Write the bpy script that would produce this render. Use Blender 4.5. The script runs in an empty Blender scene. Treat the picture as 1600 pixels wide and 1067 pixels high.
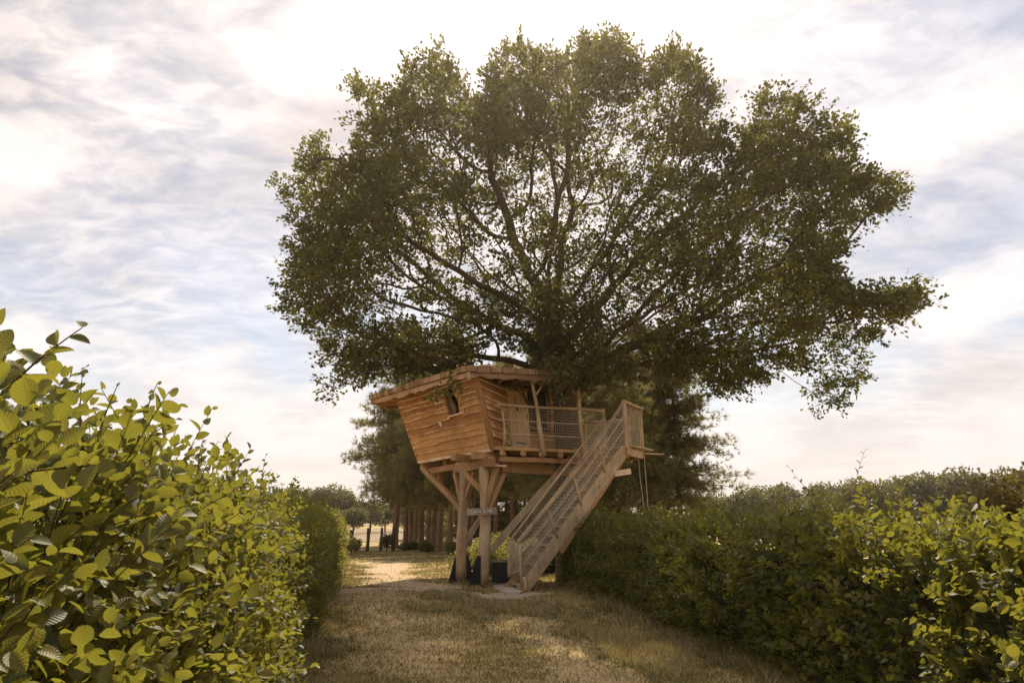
import bpy, bmesh, math
import numpy as np
from mathutils import Vector, Matrix

# ---------------------------------------------------------------- camera, sky, sun, exposure
sc = bpy.context.scene
EYE = 1.65
PITCH = math.radians(14.85)
FPX = 1067.0
cam_d = bpy.data.cameras.new('camera'); cam_d.lens = 24.0; cam_d.sensor_width = 36.0
cam_d.clip_start = 0.05; cam_d.clip_end = 6000
cam = bpy.data.objects.new('camera', cam_d); sc.collection.objects.link(cam)
cam.location = (0, 0, EYE); cam.rotation_euler = (math.pi / 2 + PITCH, 0, 0)
sc.camera = cam

SUN_EL = math.radians(50.5)
SUN_AZ = math.radians(4.0)          # clockwise from +Y (straight ahead of the camera)
SUN_DIR = Vector((math.sin(SUN_AZ) * math.cos(SUN_EL), math.cos(SUN_AZ) * math.cos(SUN_EL), math.sin(SUN_EL)))
sun_d = bpy.data.lights.new('sun', 'SUN'); sun_d.energy = 2.2; sun_d.angle = math.radians(0.8); sun_d.color = (1.0, 0.86, 0.66)
sun = bpy.data.objects.new('sun', sun_d); sc.collection.objects.link(sun)
sun.rotation_euler = SUN_DIR.to_track_quat('Z', 'Y').to_euler()

sc.view_settings.view_transform = 'Standard'; sc.view_settings.look = 'None'
sc.view_settings.gamma = 1.0; sc.view_settings.use_curve_mapping = False
sc.view_settings.exposure = 1.50
sc.cycles.max_bounces = 8; sc.cycles.diffuse_bounces = 4; sc.cycles.glossy_bounces = 2
sc.cycles.transmission_bounces = 5; sc.cycles.transparent_max_bounces = 6
sc.cycles.use_denoising = True
sc.cycles.sample_clamp_indirect = 6.0

class NT:
    """small node-tree writer"""
    def __init__(s, tree): s.t = tree; s.n = tree.nodes; s.l = tree.links
    def add(s, typ, ins=None, **kw):
        nd = s.n.new(typ)
        for k, v in kw.items(): setattr(nd, k, v)
        for k, v in (ins or {}).items(): s.set(nd, k, v)
        return nd
    def set(s, nd, k, v):
        if isinstance(v, bpy.types.NodeSocket): s.l.new(v, nd.inputs[k])
        else: nd.inputs[k].default_value = v
    def math(s, op, a, b=0.0, c=0.0, clamp=False):
        nd = s.n.new('ShaderNodeMath'); nd.operation = op; nd.use_clamp = clamp
        for i, v in enumerate((a, b, c)): s.set(nd, i, v)
        return nd.outputs[0]
    def vmath(s, op, a, b=(0, 0, 0), out=0):
        nd = s.n.new('ShaderNodeVectorMath'); nd.operation = op
        s.set(nd, 0, a); s.set(nd, 1, b)
        return nd.outputs[out]
    def ramp(s, v, pts, interp='LINEAR'):
        nd = s.n.new('ShaderNodeValToRGB'); nd.color_ramp.interpolation = interp
        e = nd.color_ramp.elements
        while len(e) < len(pts): e.new(0.5)
        for i, (p, c) in enumerate(pts):
            e[i].position = p; e[i].color = (c, c, c, 1) if isinstance(c, (int, float)) else (*c, 1)
        s.set(nd, 0, v)
        return nd.outputs[0]
    def noise(s, vec, scale, detail=4.0, rough=0.55, dist=0.0):
        nd = s.n.new('ShaderNodeTexNoise')
        s.set(nd, 'Vector', vec); s.set(nd, 'Scale', scale); s.set(nd, 'Detail', detail)
        s.set(nd, 'Roughness', rough); s.set(nd, 'Distortion', dist)
        return nd.outputs[0]
    def mix(s, f, a, b, typ='MIX'):
        nd = s.n.new('ShaderNodeMix'); nd.data_type = 'RGBA'; nd.blend_type = typ
        s.set(nd, 0, f)
        for k, v in ((6, a), (7, b)):
            s.set(nd, k, v if isinstance(v, bpy.types.NodeSocket) else (*v, 1))
        return nd.outputs[2]
    def mapping(s, vec, loc=(0, 0, 0), rot=(0, 0, 0), scale=(1, 1, 1)):
        nd = s.n.new('ShaderNodeMapping'); s.set(nd, 0, vec)
        nd.inputs[1].default_value = loc; nd.inputs[2].default_value = rot; nd.inputs[3].default_value = scale
        return nd.outputs[0]

world = bpy.data.worlds.new('World'); sc.world = world; world.use_nodes = True
def build_world():
    W = NT(world.node_tree); W.n.clear()
    sky = W.add('ShaderNodeTexSky', sky_type='NISHITA', sun_disc=False)
    sky.sun_elevation = SUN_EL; sky.sun_rotation = SUN_AZ
    sky.dust_density = 0.7; sky.air_density = 1.0; sky.ozone_density = 1.5
    tc = W.add('ShaderNodeTexCoord'); d = tc.outputs['Generated']
    sep = W.add('ShaderNodeSeparateXYZ', {0: d})
    zc = W.math('MAXIMUM', sep.outputs[2], 0.0)
    den = W.math('ADD', zc, 0.12)
    px = W.math('DIVIDE', sep.outputs[0], den); py = W.math('DIVIDE', sep.outputs[1], den)
    pl = W.add('ShaderNodeCombineXYZ', {0: px, 1: py, 2: 0.0}).outputs[0]     # the cloud plane overhead
    warp = W.add('ShaderNodeTexNoise', {'Vector': pl, 'Scale': 0.9, 'Detail': 3.0})
    plw = W.vmath('ADD', pl, W.vmath('MULTIPLY', W.vmath('SUBTRACT', warp.outputs['Color'], (0.5, 0.5, 0.5)), (0.55, 0.55, 0.0)))
    # cirrus streaks
    c1 = W.noise(W.mapping(plw, (3.1, 1.7, 0), (0, 0, math.radians(28)), (2.3, 0.55, 1)), 1.5, 9, 0.60, 0.35)
    c1 = W.ramp(c1, [(0.40, 0.0), (0.68, 1.0)])
    # broad cover
    cov = W.noise(W.mapping(pl, COVER_LOC, (0, 0, 0.35), (0.60, 0.42, 1)), 1.0, 2, 0.45, 0.2)
    cov = W.ramp(cov, [(0.40, 0.0), (0.58, 1.0)])
    # mottled altocumulus
    c2n = W.noise(W.mapping(plw, (0.7, 8.3, 0), (0, 0, 0.6), (1.0, 1.5, 1)), 7.0, 7, 0.60, 0.3)
    c2 = W.ramp(c2n, [(0.30, 0.45), (0.58, 1.0)])
    # heaped clouds
    hl = (2.0, 0.4, 0.9)
    c3n = W.noise(W.mapping(d, hl, (0, 0, 0), (1.0, 1.0, 2.0)), 2.3, 10, 0.56, 0.2)
    c3 = W.ramp(c3n, [(0.52, 0.0), (0.60, 1.0)])
    c3b = W.noise(W.mapping(d, (2.0, 0.4, 1.05), (0, 0, 0), (1.0, 1.0, 2.0)), 2.3, 10, 0.56, 0.2)
    lit3 = W.ramp(W.math('SUBTRACT', c3n, c3b), [(0.40, 0.0), (0.56, 1.0)]) if False else W.ramp(W.math('ADD', W.math('SUBTRACT', c3n, c3b), 0.5), [(0.44, 0.0), (0.58, 1.0)])
    a = W.math('MULTIPLY', cov, c2)
    thick = W.math('MAXIMUM', a, W.math('MULTIPLY', c1, 0.68))
    thick = W.math('ADD', W.math('MULTIPLY', thick, 0.74), 0.24, clamp=True)
    # clouds scatter the light forward, so they brighten towards the sun
    dot = W.math('MAXIMUM', W.vmath('DOT_PRODUCT', W.vmath('NORMALIZE', d), tuple(SUN_DIR), 1), 0.0)
    glow = W.math('ADD', W.math('MULTIPLY', W.math('POWER', dot, 34.0), 2.6), W.math('MULTIPLY', W.math('POWER', dot, 6.0), 0.45))
    lum = W.math('ADD', CLOUD, glow)
    dense = W.ramp(c2n, [(0.36, 0.80), (0.60, 1.08)])
    dense2 = W.ramp(W.noise(W.mapping(plw, (9.0, 3.3, 0)), 1.6, 6, 0.6, 0.4), [(0.35, 1.08), (0.68, 0.70)])
    dd = W.math('MULTIPLY', dense, dense2)
    ccol = W.mix(1.0, (1.0, 0.905, 0.865), W.add('ShaderNodeCombineColor', {0: dd, 1: dd, 2: dd}).outputs[0], 'MULTIPLY')
    ccol = W.vmath('SCALE', ccol); W.set(ccol.node, 'Scale', lum)
    hcol = W.mix(lit3, (0.78, 0.69, 0.66), (1.18, 1.06, 1.0))
    hcol = W.vmath('SCALE', hcol); W.set(hcol.node, 'Scale', W.math('ADD', CLOUD, W.math('MULTIPLY', glow, 0.7)))
    base = W.vmath('MULTIPLY', sky.outputs[0], SKYTINT)
    m1 = W.mix(thick, base, ccol)
    m2 = W.mix(W.math('MULTIPLY', c3, 0.70), m1, hcol)
    low = W.ramp(zc, [(0.0, 0.7), (0.25, 0.0)])       # pale warm air low down
    m3 = W.mix(low, m2, tuple(CLOUD * c for c in (1.0, 0.92, 0.89)))
    bg = W.add('ShaderNodeBackground', {'Color': m3, 'Strength': 0.10})
    out = W.add('ShaderNodeOutputWorld'); W.l.new(bg.outputs[0], out.inputs[0])
CLOUD = 3.7
SKYTINT = (0.58, 0.52, 0.47)
COVER_LOC = (7.9, -3.0, 0)
build_world()
world.cycles.sampling_method = 'MANUAL'; world.cycles.sample_map_resolution = 512

# ---------------------------------------------------------------- helpers
rng = np.random.RandomState(7)
C = sc.collection
cp, sp = math.cos(PITCH), math.sin(PITCH)
def ray(px, py):
    u = (px - 800) / FPX; v = (533.5 - py) / FPX
    return np.array((u, cp - v * sp, sp + v * cp))
def at(px, py, Y):                       # a point of the place seen at a pixel, at distance Y
    d = ray(px, py); return Vector(d * (Y / d[1])) + Vector((0, 0, EYE))
def atz(px, py, z):
    d = ray(px, py); return Vector(d * ((z - EYE) / d[2])) + Vector((0, 0, EYE))
def project(P):
    P = np.asarray(P) - np.array((0, 0, EYE))
    zc = P[..., 1] * cp + P[..., 2] * sp; yc = P[..., 2] * cp - P[..., 1] * sp
    return 800 + FPX * P[..., 0] / zc, 533.5 - FPX * yc / zc, zc

WM = {}
def tag(o, label=None, cat=None, group=None, kind=None):
    if label: o['label'] = label
    if cat: o['category'] = cat
    if group: o['group'] = group
    if kind: o['kind'] = kind
    return o
def link(o, parent=None, M=None):
    C.objects.link(o)
    M = M or Matrix.Identity(4)
    if parent is not None:
        o.parent = parent; o.matrix_parent_inverse = WM[parent.name].inverted()
    o.matrix_basis = M
    WM[o.name] = M.copy()
    return o
def empty(name, loc=(0, 0, 0), parent=None):
    e = bpy.data.objects.new(name, None); e.empty_display_size = 0.2
    return link(e, parent, Matrix.Translation(loc))
def new_mesh(name, V, F, mats, mi=None, smooth=False):
    me = bpy.data.meshes.new(name); me.from_pydata([tuple(v) for v in V], [], F)
    for m in (mats if isinstance(mats, (list, tuple)) else [mats]): me.materials.append(m)
    if mi is not None: me.polygons.foreach_set('material_index', mi)
    if smooth: me.polygons.foreach_set('use_smooth', [True] * len(F))
    me.update(); return me
def obj(name, me, parent=None, M=None):
    return link(bpy.data.objects.new(name, me), parent, M)
def np_mesh(name, V, F, mat, uv=None, attrs=None, smooth=False):
    """V (n,3); F (m,k) faces of one size"""
    me = bpy.data.meshes.new(name)
    V = np.ascontiguousarray(V, dtype=np.float32); F = np.ascontiguousarray(F, dtype=np.int32)
    m, k = F.shape
    me.vertices.add(len(V)); me.vertices.foreach_set('co', V.ravel())
    me.loops.add(m * k); me.loops.foreach_set('vertex_index', F.ravel())
    me.polygons.add(m); me.polygons.foreach_set('loop_start', np.arange(0, m * k, k, dtype=np.int32))
    if smooth: me.polygons.foreach_set('use_smooth', np.ones(m, dtype=bool))
    me.update(calc_edges=True)
    if uv is not None:
        l = me.uv_layers.new(name='UVMap'); l.data.foreach_set('uv', uv[F.ravel()].astype(np.float32).ravel())
    for nm, val in (attrs or {}).items():
        a = me.attributes.new(nm, 'FLOAT', 'POINT'); a.data.foreach_set('value', val.astype(np.float32))
    me.materials.append(mat)
    return me

def hash3(i, j, k, seed):
    h = (i * 374761393 + j * 668265263 + k * 2147483647 + seed * 1274126177) & 0xFFFFFFFF
    h = ((h ^ (h >> 13)) * 1274126177) & 0xFFFFFFFF
    return ((h ^ (h >> 16)) & 0xFFFF) / 65535.0
def vnoise(P, scale=1.0, seed=0, octaves=3):
    P = np.asarray(P, dtype=np.float64) * scale
    if P.shape[1] == 2: P = np.concatenate([P, np.zeros((len(P), 1))], 1)
    tot = np.zeros(len(P)); amp = 1.0; s = 0.0
    for o in range(octaves):
        I = np.floor(P).astype(np.int64); f = P - I; f = f * f * (3 - 2 * f)
        r = 0
        for a in (0, 1):
            for b in (0, 1):
                for c in (0, 1):
                    w = (f[:, 0] if a else 1 - f[:, 0]) * (f[:, 1] if b else 1 - f[:, 1]) * (f[:, 2] if c else 1 - f[:, 2])
                    r = r + w * hash3(I[:, 0] + a, I[:, 1] + b, I[:, 2] + c, seed + o * 17)
        tot += amp * r; s += amp; amp *= 0.5; P = P * 2.03 + 11.3
    return tot / s
def unit(A):
    return A / np.maximum(np.linalg.norm(A, axis=-1, keepdims=True), 1e-9)

# ---------------------------------------------------------------- materials
def material(name):
    m = bpy.data.materials.new(name); m.use_nodes = True
    t = NT(m.node_tree); t.n.clear()
    out = t.add('ShaderNodeOutputMaterial')
    return m, t, out
def plain(name, col, rough=0.7, metallic=0.0, var=0.25, scale=6.0, bump=0.1):
    m, t, out = material(name)
    tc = t.add('ShaderNodeTexCoord').outputs['Object']
    n = t.noise(tc, scale, 5, 0.6)
    dark = tuple(c * (1 - var) for c in col); lite = tuple(min(1, c * (1 + var)) for c in col)
    c = t.mix(t.ramp(n, [(0.3, 0.0), (0.7, 1.0)]), dark, lite)
    b = t.add('ShaderNodeBsdfPrincipled', {'Base Color': c, 'Roughness': rough, 'Metallic': metallic})
    bp = t.add('ShaderNodeBump', {'Strength': bump, 'Distance': 0.02, 'Height': n})
    t.l.new(bp.outputs[0], b.inputs['Normal']); t.l.new(b.outputs[0], out.inputs[0])
    return m
def wood(name, c0, c1, grain=1.0, knots=True, rough=0.75, vary=0.35):
    """board: the grain runs along the object's own X axis"""
    m, t, out = material(name)
    tc = t.add('ShaderNodeTexCoord').outputs['Object']
    oi = t.add('ShaderNodeObjectInfo')
    rnd = oi.outputs['Random']
    off = t.add('ShaderNodeCombineXYZ', {0: t.math('MULTIPLY', rnd, 37.0), 1: t.math('MULTIPLY', rnd, 11.0), 2: t.math('MULTIPLY', rnd, 23.0)}).outputs[0]
    v = t.vmath('ADD', tc, off)
    fine = t.noise(t.mapping(v, scale=(1.2 * grain, 26, 26)), 2.2, 6, 0.65, 0.6)
    broad = t.noise(t.mapping(v, scale=(0.5, 3.0, 3.0)), 1.6, 4, 0.55, 0.8)
    f = t.math('ADD', t.math('MULTIPLY', fine, 0.55), t.math('MULTIPLY', broad, 0.55))
    f = t.math('ADD', f, t.math('MULTIPLY', t.math('SUBTRACT', rnd, 0.5), vary))
    col = t.mix(t.ramp(f, [(0.30, 0.0), (0.78, 1.0)]), c0, c1)
    if knots:
        vo = t.add('ShaderNodeTexVoronoi', {'Vector': t.mapping(v, scale=(1.6, 4.2, 4.2)), 'Scale': 1.0, 'Randomness': 1.0})
        k = t.ramp(vo.outputs['Distance'], [(0.05, 1.0), (0.13, 0.0)])
        col = t.mix(t.math('MULTIPLY', k, 0.6), col, tuple(c * 0.35 for c in c0))
    pos = t.add('ShaderNodeNewGeometry').outputs['Position']
    wx = t.noise(t.mapping(pos, scale=(7.0, 7.0, 0.9)), 1.4, 5, 0.65, 0.4)
    wy = t.noise(pos, 1.1, 5, 0.6)
    wear = t.math('MULTIPLY', t.ramp(wx, [(0.34, 0.80), (0.58, 1.04)]), t.ramp(wy, [(0.34, 0.76), (0.60, 1.06)]))
    col = t.mix(1.0, col, t.add('ShaderNodeCombineColor', {0: wear, 1: wear, 2: wear}).outputs[0], 'MULTIPLY')
    crack = t.ramp(t.noise(t.mapping(v, scale=(0.35, 30, 30)), 3.0, 2, 0.5, 0.3), [(0.26, 0.7), (0.31, 0.0)])
    col = t.mix(crack, col, tuple(c * 0.22 for c in c0))
    b = t.add('ShaderNodeBsdfPrincipled', {'Base Color': col, 'Roughness': rough})
    b.inputs['Specular IOR Level'].default_value = 0.25
    bp = t.add('ShaderNodeBump', {'Strength': 0.35, 'Distance': 0.01, 'Height': fine})
    t.l.new(bp.outputs[0], b.inputs['Normal']); t.l.new(b.outputs[0], out.inputs[0])
    return m
def leafmat(name, cols, trans, tmix=0.4, rough=0.5, veins=False, spec=0.3, pale_back=None):
    m, t, out = material(name)
    at_ = t.add('ShaderNodeAttribute', attribute_name='rnd').outputs['Fac']
    rnd = t.math('FRACT', t.math('ADD', at_, t.math('MULTIPLY', t.add('ShaderNodeObjectInfo').outputs['Random'], 0.999)))
    n = len(cols)
    col = t.ramp(rnd, [((i + 0.5) / n, c) for i, c in enumerate(cols)])
    tcol = t.mix(rnd, trans, tuple(min(1, c * 1.25) for c in trans))
    nrm = None
    if veins:
        uv = t.add('ShaderNodeUVMap').outputs[0]
        s = t.add('ShaderNodeSeparateXYZ', {0: uv})
        au = t.math('ABSOLUTE', t.math('SUBTRACT', s.outputs[0], 0.5))
        ph = t.math('MULTIPLY', t.math('SUBTRACT', s.outputs[1], t.math('MULTIPLY', au, 0.36)), 2 * math.pi * 8)
        w = t.math('ADD', t.math('MULTIPLY', t.math('SINE', ph), 0.5), 0.5)
        rib = t.ramp(au, [(0.0, 1.0), (0.05, 0.0)])
        vein = t.math('MAXIMUM', t.ramp(w, [(0.72, 0.0), (1.0, 0.7)]), rib)
        col = t.mix(t.math('MULTIPLY', vein, 0.22), col, tuple(min(1, c * 2.2 + 0.05) for c in cols[-1]))
        tcol = t.mix(t.math('MULTIPLY', vein, 0.45), tcol, tuple(c * 0.4 for c in trans))
        blotch = t.noise(t.vmath('ADD', uv, t.add('ShaderNodeCombineXYZ', {0: t.math('MULTIPLY', rnd, 50.0)}).outputs[0]), 3.0, 4, 0.6)
        col = t.mix(t.ramp(blotch, [(0.5, 0.0), (0.75, 0.35)]), col, (0.16, 0.12, 0.03))
        bp = t.add('ShaderNodeBump', {'Strength': 0.22, 'Distance': 0.003, 'Height': w}); nrm = bp.outputs[0]
    if pale_back:
        bf = t.add('ShaderNodeNewGeometry').outputs['Backfacing']
        col = t.mix(t.math('MULTIPLY', bf, 0.6), col, pale_back)
    b = t.add('ShaderNodeBsdfPrincipled', {'Base Color': col, 'Roughness': rough})
    b.inputs['Specular IOR Level'].default_value = spec
    tr = t.add('ShaderNodeBsdfTranslucent', {'Color': tcol})
    if nrm: t.l.new(nrm, b.inputs['Normal']); t.l.new(nrm, tr.inputs['Normal'])
    mx = t.add('ShaderNodeMixShader', {0: tmix, 1: b.outputs[0], 2: tr.outputs[0]})
    t.l.new(mx.outputs[0], out.inputs[0])
    return m
def barkmat(name, c0, c1, scale=1.0, sxy=9.0):
    m, t, out = material(name)
    tc = t.add('ShaderNodeTexCoord').outputs['Object']
    n = t.noise(t.mapping(tc, scale=(sxy * scale, sxy * scale, 1.6 * scale)), 1.6, 7, 0.68, 0.8)
    n2 = t.noise(tc, 0.9, 3, 0.5)
    f = t.math('ADD', t.math('MULTIPLY', n, 0.7), t.math('MULTIPLY', n2, 0.3))
    col = t.mix(t.ramp(f, [(0.35, 0.0), (0.65, 1.0)]), c0, c1)
    b = t.add('ShaderNodeBsdfPrincipled', {'Base Color': col, 'Roughness': 0.9})
    b.inputs['Specular IOR Level'].default_value = 0.15
    bp = t.add('ShaderNodeBump', {'Strength': 0.8, 'Distance': 0.04, 'Height': n})
    t.l.new(bp.outputs[0], b.inputs['Normal']); t.l.new(b.outputs[0], out.inputs[0])
    return m

M_PLANK = wood('larch_plank', (0.31, 0.130, 0.038), (0.68, 0.355, 0.125))
M_SAP = wood('pale_sapwood_edge', (0.72, 0.47, 0.27), (0.90, 0.68, 0.46), knots=False, vary=0.15)
M_BEAM = wood('sawn_beam', (0.28, 0.145, 0.055), (0.56, 0.325, 0.145))
M_GREY = wood('weathered_board', (0.34, 0.235, 0.125), (0.64, 0.475, 0.285), vary=0.3)
M_LOG = wood('peeled_log', (0.34, 0.22, 0.115), (0.68, 0.48, 0.28), vary=0.2)
M_DOOR = wood('door_board', (0.62, 0.38, 0.18), (0.86, 0.60, 0.33), vary=0.15)
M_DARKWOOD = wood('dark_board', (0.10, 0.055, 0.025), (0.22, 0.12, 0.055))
M_SHING = wood('roof_shingle', (0.27, 0.155, 0.085), (0.58, 0.37, 0.22), vary=0.6)
M_SIGN = wood('sign_board', (0.34, 0.24, 0.16), (0.46, 0.34, 0.24), knots=False, vary=0.1)
M_SLAB = plain('pale_stone', (0.50, 0.42, 0.33), 0.9)
M_BLACK = plain('black_rubber_sheet', (0.012, 0.011, 0.010), 0.6, var=0.3)
M_STEEL = plain('black_steel', (0.010, 0.010, 0.011), 0.45, 0.3)
M_ROPE = plain('hemp_rope', (0.66, 0.53, 0.38), 0.95, scale=40)
M_TRIM = plain('pale_box_rim', (0.30, 0.24, 0.15), 0.8)
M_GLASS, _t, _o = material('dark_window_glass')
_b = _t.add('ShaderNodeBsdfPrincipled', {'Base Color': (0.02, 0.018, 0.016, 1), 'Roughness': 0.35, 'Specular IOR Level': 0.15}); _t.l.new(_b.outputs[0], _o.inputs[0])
M_WHITE = plain('white_paint', (0.80, 0.77, 0.70), 0.6, var=0.05)
M_INK = plain('dark_ink', (0.10, 0.09, 0.05), 0.7)

M_OAKLEAF = leafmat('oak_leaf', [(0.029, 0.037, 0.012), (0.043, 0.053, 0.016), (0.062, 0.073, 0.021), (0.088, 0.095, 0.027), (0.125, 0.115, 0.034)], (0.23, 0.225, 0.04), 0.36, 0.42)
M_HORN = leafmat('hornbeam_leaf', [(0.042, 0.056, 0.014), (0.066, 0.082, 0.020), (0.098, 0.110, 0.027), (0.15, 0.142, 0.038)], (0.31, 0.29, 0.035), 0.40, 0.5, veins=True, spec=0.35)
M_HEDGE_IN = leafmat('hedge_core_shade', [(0.020, 0.021, 0.008), (0.030, 0.030, 0.010)], (0.05, 0.045, 0.01), 0.2, 0.7)  # leaf colour darkened for the shade inside the hedge
M_PINE = leafmat('pine_needle', [(0.080, 0.086, 0.032), (0.125, 0.128, 0.044), (0.185, 0.178, 0.062), (0.25, 0.225, 0.085)], (0.33, 0.29, 0.09), 0.40, 0.6)
M_SHRUB = leafmat('shrub_leaf', [(0.055, 0.062, 0.018), (0.085, 0.09, 0.024), (0.12, 0.115, 0.03)], (0.30, 0.27, 0.04), 0.4)
M_YELSHRUB = leafmat('fresh_shrub_leaf', [(0.17, 0.17, 0.05), (0.24, 0.23, 0.075), (0.31, 0.28, 0.10)], (0.50, 0.45, 0.12), 0.42)
M_THUJA = leafmat('thuja_scale', [(0.06, 0.055, 0.02), (0.10, 0.08, 0.028), (0.17, 0.11, 0.036)], (0.24, 0.18, 0.04), 0.35)
M_FAR = leafmat('far_leaf', [(0.055, 0.068, 0.024), (0.085, 0.095, 0.034), (0.115, 0.115, 0.042)], (0.20, 0.19, 0.05), 0.35)
M_OAKBARK = barkmat('oak_bark', (0.055, 0.038, 0.024), (0.17, 0.12, 0.078))
M_PINEBARK = barkmat('pine_bark', (0.12, 0.07, 0.04), (0.32, 0.20, 0.12), 0.9)
M_TWIG = barkmat('hedge_twig', (0.06, 0.036, 0.022), (0.14, 0.09, 0.055), 3.0)
M_POST = barkmat('fence_post_wood', (0.055, 0.038, 0.025), (0.15, 0.105, 0.065), 1.5)

# ---------------------------------------------------------------- ground
SAND = [((-4.4, 18.1), (-3.4, 18.7), 0.85), ((-3.3, 21.2), (-2.5, 19.4), 0.85), ((-2.6, 19.4), (-1.4, 17.9), 0.95), ((-1.5, 18.0), (-0.35, 16.9), 0.62),
        ((-6.2, 34.5), (-3.0, 37.5), 0.9), ((-3.0, 37.5), (1.0, 39.5), 1.0), ((-5.6, 31.0), (-4.2, 24.5), 1.3), ((-4.2, 24.5), (-3.4, 20.0), 1.2),
        ((0.15, 6.6), (0.6, 7.1), 0.55), ((-0.4, 16.9), (0.3, 17.6), 0.5),
        ((-1.0, 8.5), (-2.2, 13.0), 0.8), ((-2.2, 13.0), (-3.3, 18.0), 1.0), ((0.9, 7.5), (0.4, 13.0), 0.6)]
def seg_dist(P, a, b):
    a = np.array(a); b = np.array(b); ab = b - a
    t = np.clip(((P - a) @ ab) / (ab @ ab), 0, 1)[:, None]
    return np.linalg.norm(P - (a + t * ab), axis=1)
def sand_mask(P):
    m = np.zeros(len(P))
    wob = (vnoise(P, 1.1, 5, 5) - 0.5) * 1.9
    for i, (a, b, r) in enumerate(SAND):
        s = np.clip(1.25 - (seg_dist(P, a, b) + wob * r * 1.3) / r, 0, 1)
        m = np.maximum(m, s * (0.72 if i in (6, 7) else (0.6 if i in (4, 5, 8) else (0.41 if i > 9 else 1.0))))
    return m
def dry_mask(P):
    n = vnoise(P, 0.55, 21, 4) * 0.6 + vnoise(P * np.array((1.0, 0.45)), 1.7, 33, 3) * 0.4
    d = np.clip((n - 0.385) / 0.16, 0, 1)
    return d
def ground_z(P):
    return (vnoise(P, 0.35, 44, 3) - 0.5) * 0.07 * np.clip((60 - np.abs(P[:, 1])) / 30, 0, 1)

def make_ground():
    xs = np.unique(np.concatenate([np.arange(-12, 8.01, 0.2), np.geomspace(8, 3000, 40), -np.geomspace(12, 3000, 40)]))
    ys = np.unique(np.concatenate([np.arange(-2, 44.01, 0.2), np.geomspace(44, 4000, 45), -np.geomspace(2, 1500, 25)]))
    X, Y = np.meshgrid(xs, ys); P = np.stack([X.ravel(), Y.ravel()], 1)
    V = np.concatenate([P, ground_z(P)[:, None]], 1)
    nx, ny = len(xs), len(ys)
    i = np.arange(nx * ny).reshape(ny, nx)
    F = np.stack([i[:-1, :-1], i[:-1, 1:], i[1:, 1:], i[1:, :-1]], -1).reshape(-1, 4)
    m, t, out = material('dry_lawn_soil')
    geo = t.add('ShaderNodeNewGeometry').outputs['Position']
    sa = t.add('ShaderNodeAttribute', attribute_name='sand').outputs['Fac']
    dr = t.add('ShaderNodeAttribute', attribute_name='dry').outputs['Fac']
    n1 = t.noise(geo, 7.0, 8, 0.7); n2 = t.noise(geo, 45.0, 4, 0.7)
    f = t.math('ADD', dr, t.math('MULTIPLY', t.math('SUBTRACT', n1, 0.5), 1.5))
    col = t.mix(t.ramp(f, [(0.1, 0.0), (0.9, 1.0)]), (0.15, 0.13, 0.045), (0.56, 0.41, 0.20))
    col = t.mix(t.ramp(n2, [(0.35, 0.55), (0.6, 0.0)]), col, (0.09, 0.066, 0.03))
    sf = t.math('ADD', sa, t.math('MULTIPLY', t.math('SUBTRACT', n1, 0.5), 0.9))
    sandc = t.mix(t.ramp(n2, [(0.3, 0.0), (0.7, 1.0)]), (0.42, 0.30, 0.19), (0.62, 0.48, 0.34))
    col = t.mix(t.ramp(sf, [(0.35, 0.0), (0.7, 1.0)]), col, sandc)
    b = t.add('ShaderNodeBsdfPrincipled', {'Base Color': col, 'Roughness': 0.95})
    b.inputs['Specular IOR Level'].default_value = 0.1
    bp = t.add('ShaderNodeBump', {'Strength': 0.7, 'Distance': 0.03, 'Height': n1})
    t.l.new(bp.outputs[0], b.inputs['Normal']); t.l.new(b.outputs[0], out.inputs[0])
    me = np_mesh('ground', V, F, m, attrs={'sand': sand_mask(P), 'dry': dry_mask(P)}, smooth=True)
    o = obj('ground', me); tag(o, 'dry mown grass ground with worn sandy track', 'ground', kind='structure')
make_ground()

def make_field():
    xs = np.linspace(-300, 260, 60); ys = np.geomspace(62, 190, 40)
    X, Y = np.meshgrid(xs, ys); P = np.stack([X.ravel(), Y.ravel()], 1)
    P[:, 1] += (vnoise(P, 0.05, 3, 2) - 0.5) * 6
    V = np.concatenate([P, np.full((len(P), 1), 0.03)], 1)
    i = np.arange(len(P)).reshape(40, 60)
    F = np.stack([i[:-1, :-1], i[:-1, 1:], i[1:, 1:], i[1:, :-1]], -1).reshape(-1, 4)
    m = plain('ripe_straw_field', (0.24, 0.175, 0.105), 0.95, var=0.18, scale=0.3)
    o = obj('field', np_mesh('field', V, F, m)); tag(o, 'pale ripe straw field beyond the fence posts', 'field', kind='structure')
make_field()

# ---------------------------------------------------------------- leaf builders
def frames(dirn, nrm):
    Yv = unit(dirn); X = unit(np.cross(Yv, nrm)); Z = np.cross(X, Yv)
    return X, Yv, Z
def leaf_cloud(name, pos, dirn, nrm, size, tmpl, mat, rnd=None):
    tv, tf, tuv = tmpl
    X, Y, Z = frames(dirn, nrm)
    n, k = len(pos), len(tv)
    V = pos[:, None, :] + size[:, None, None] * (tv[None, :, 0:1] * X[:, None] + tv[None, :, 1:2] * Y[:, None] + tv[None, :, 2:3] * Z[:, None])
    F = (np.arange(n)[:, None, None] * k + tf[None]).reshape(-1, tf.shape[1])
    if rnd is None: rnd = rng.rand(n)
    return np_mesh(name, V.reshape(-1, 3), F, mat, uv=np.tile(tuv, (n, 1)) if tuv is not None else None,
                   attrs={'rnd': np.repeat(rnd, k)}, smooth=False)
# small leaf: folded kite, two triangles
T_KITE = (np.array([(0, 0, 0), (-0.30, 0.45, 0.10), (0, 1, -0.05), (0.30, 0.45, 0.10)]), np.array([(0, 3, 2), (0, 2, 1)]),
          np.array([(0.5, 0), (0.05, 0.45), (0.5, 1), (0.95, 0.45)]))
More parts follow.
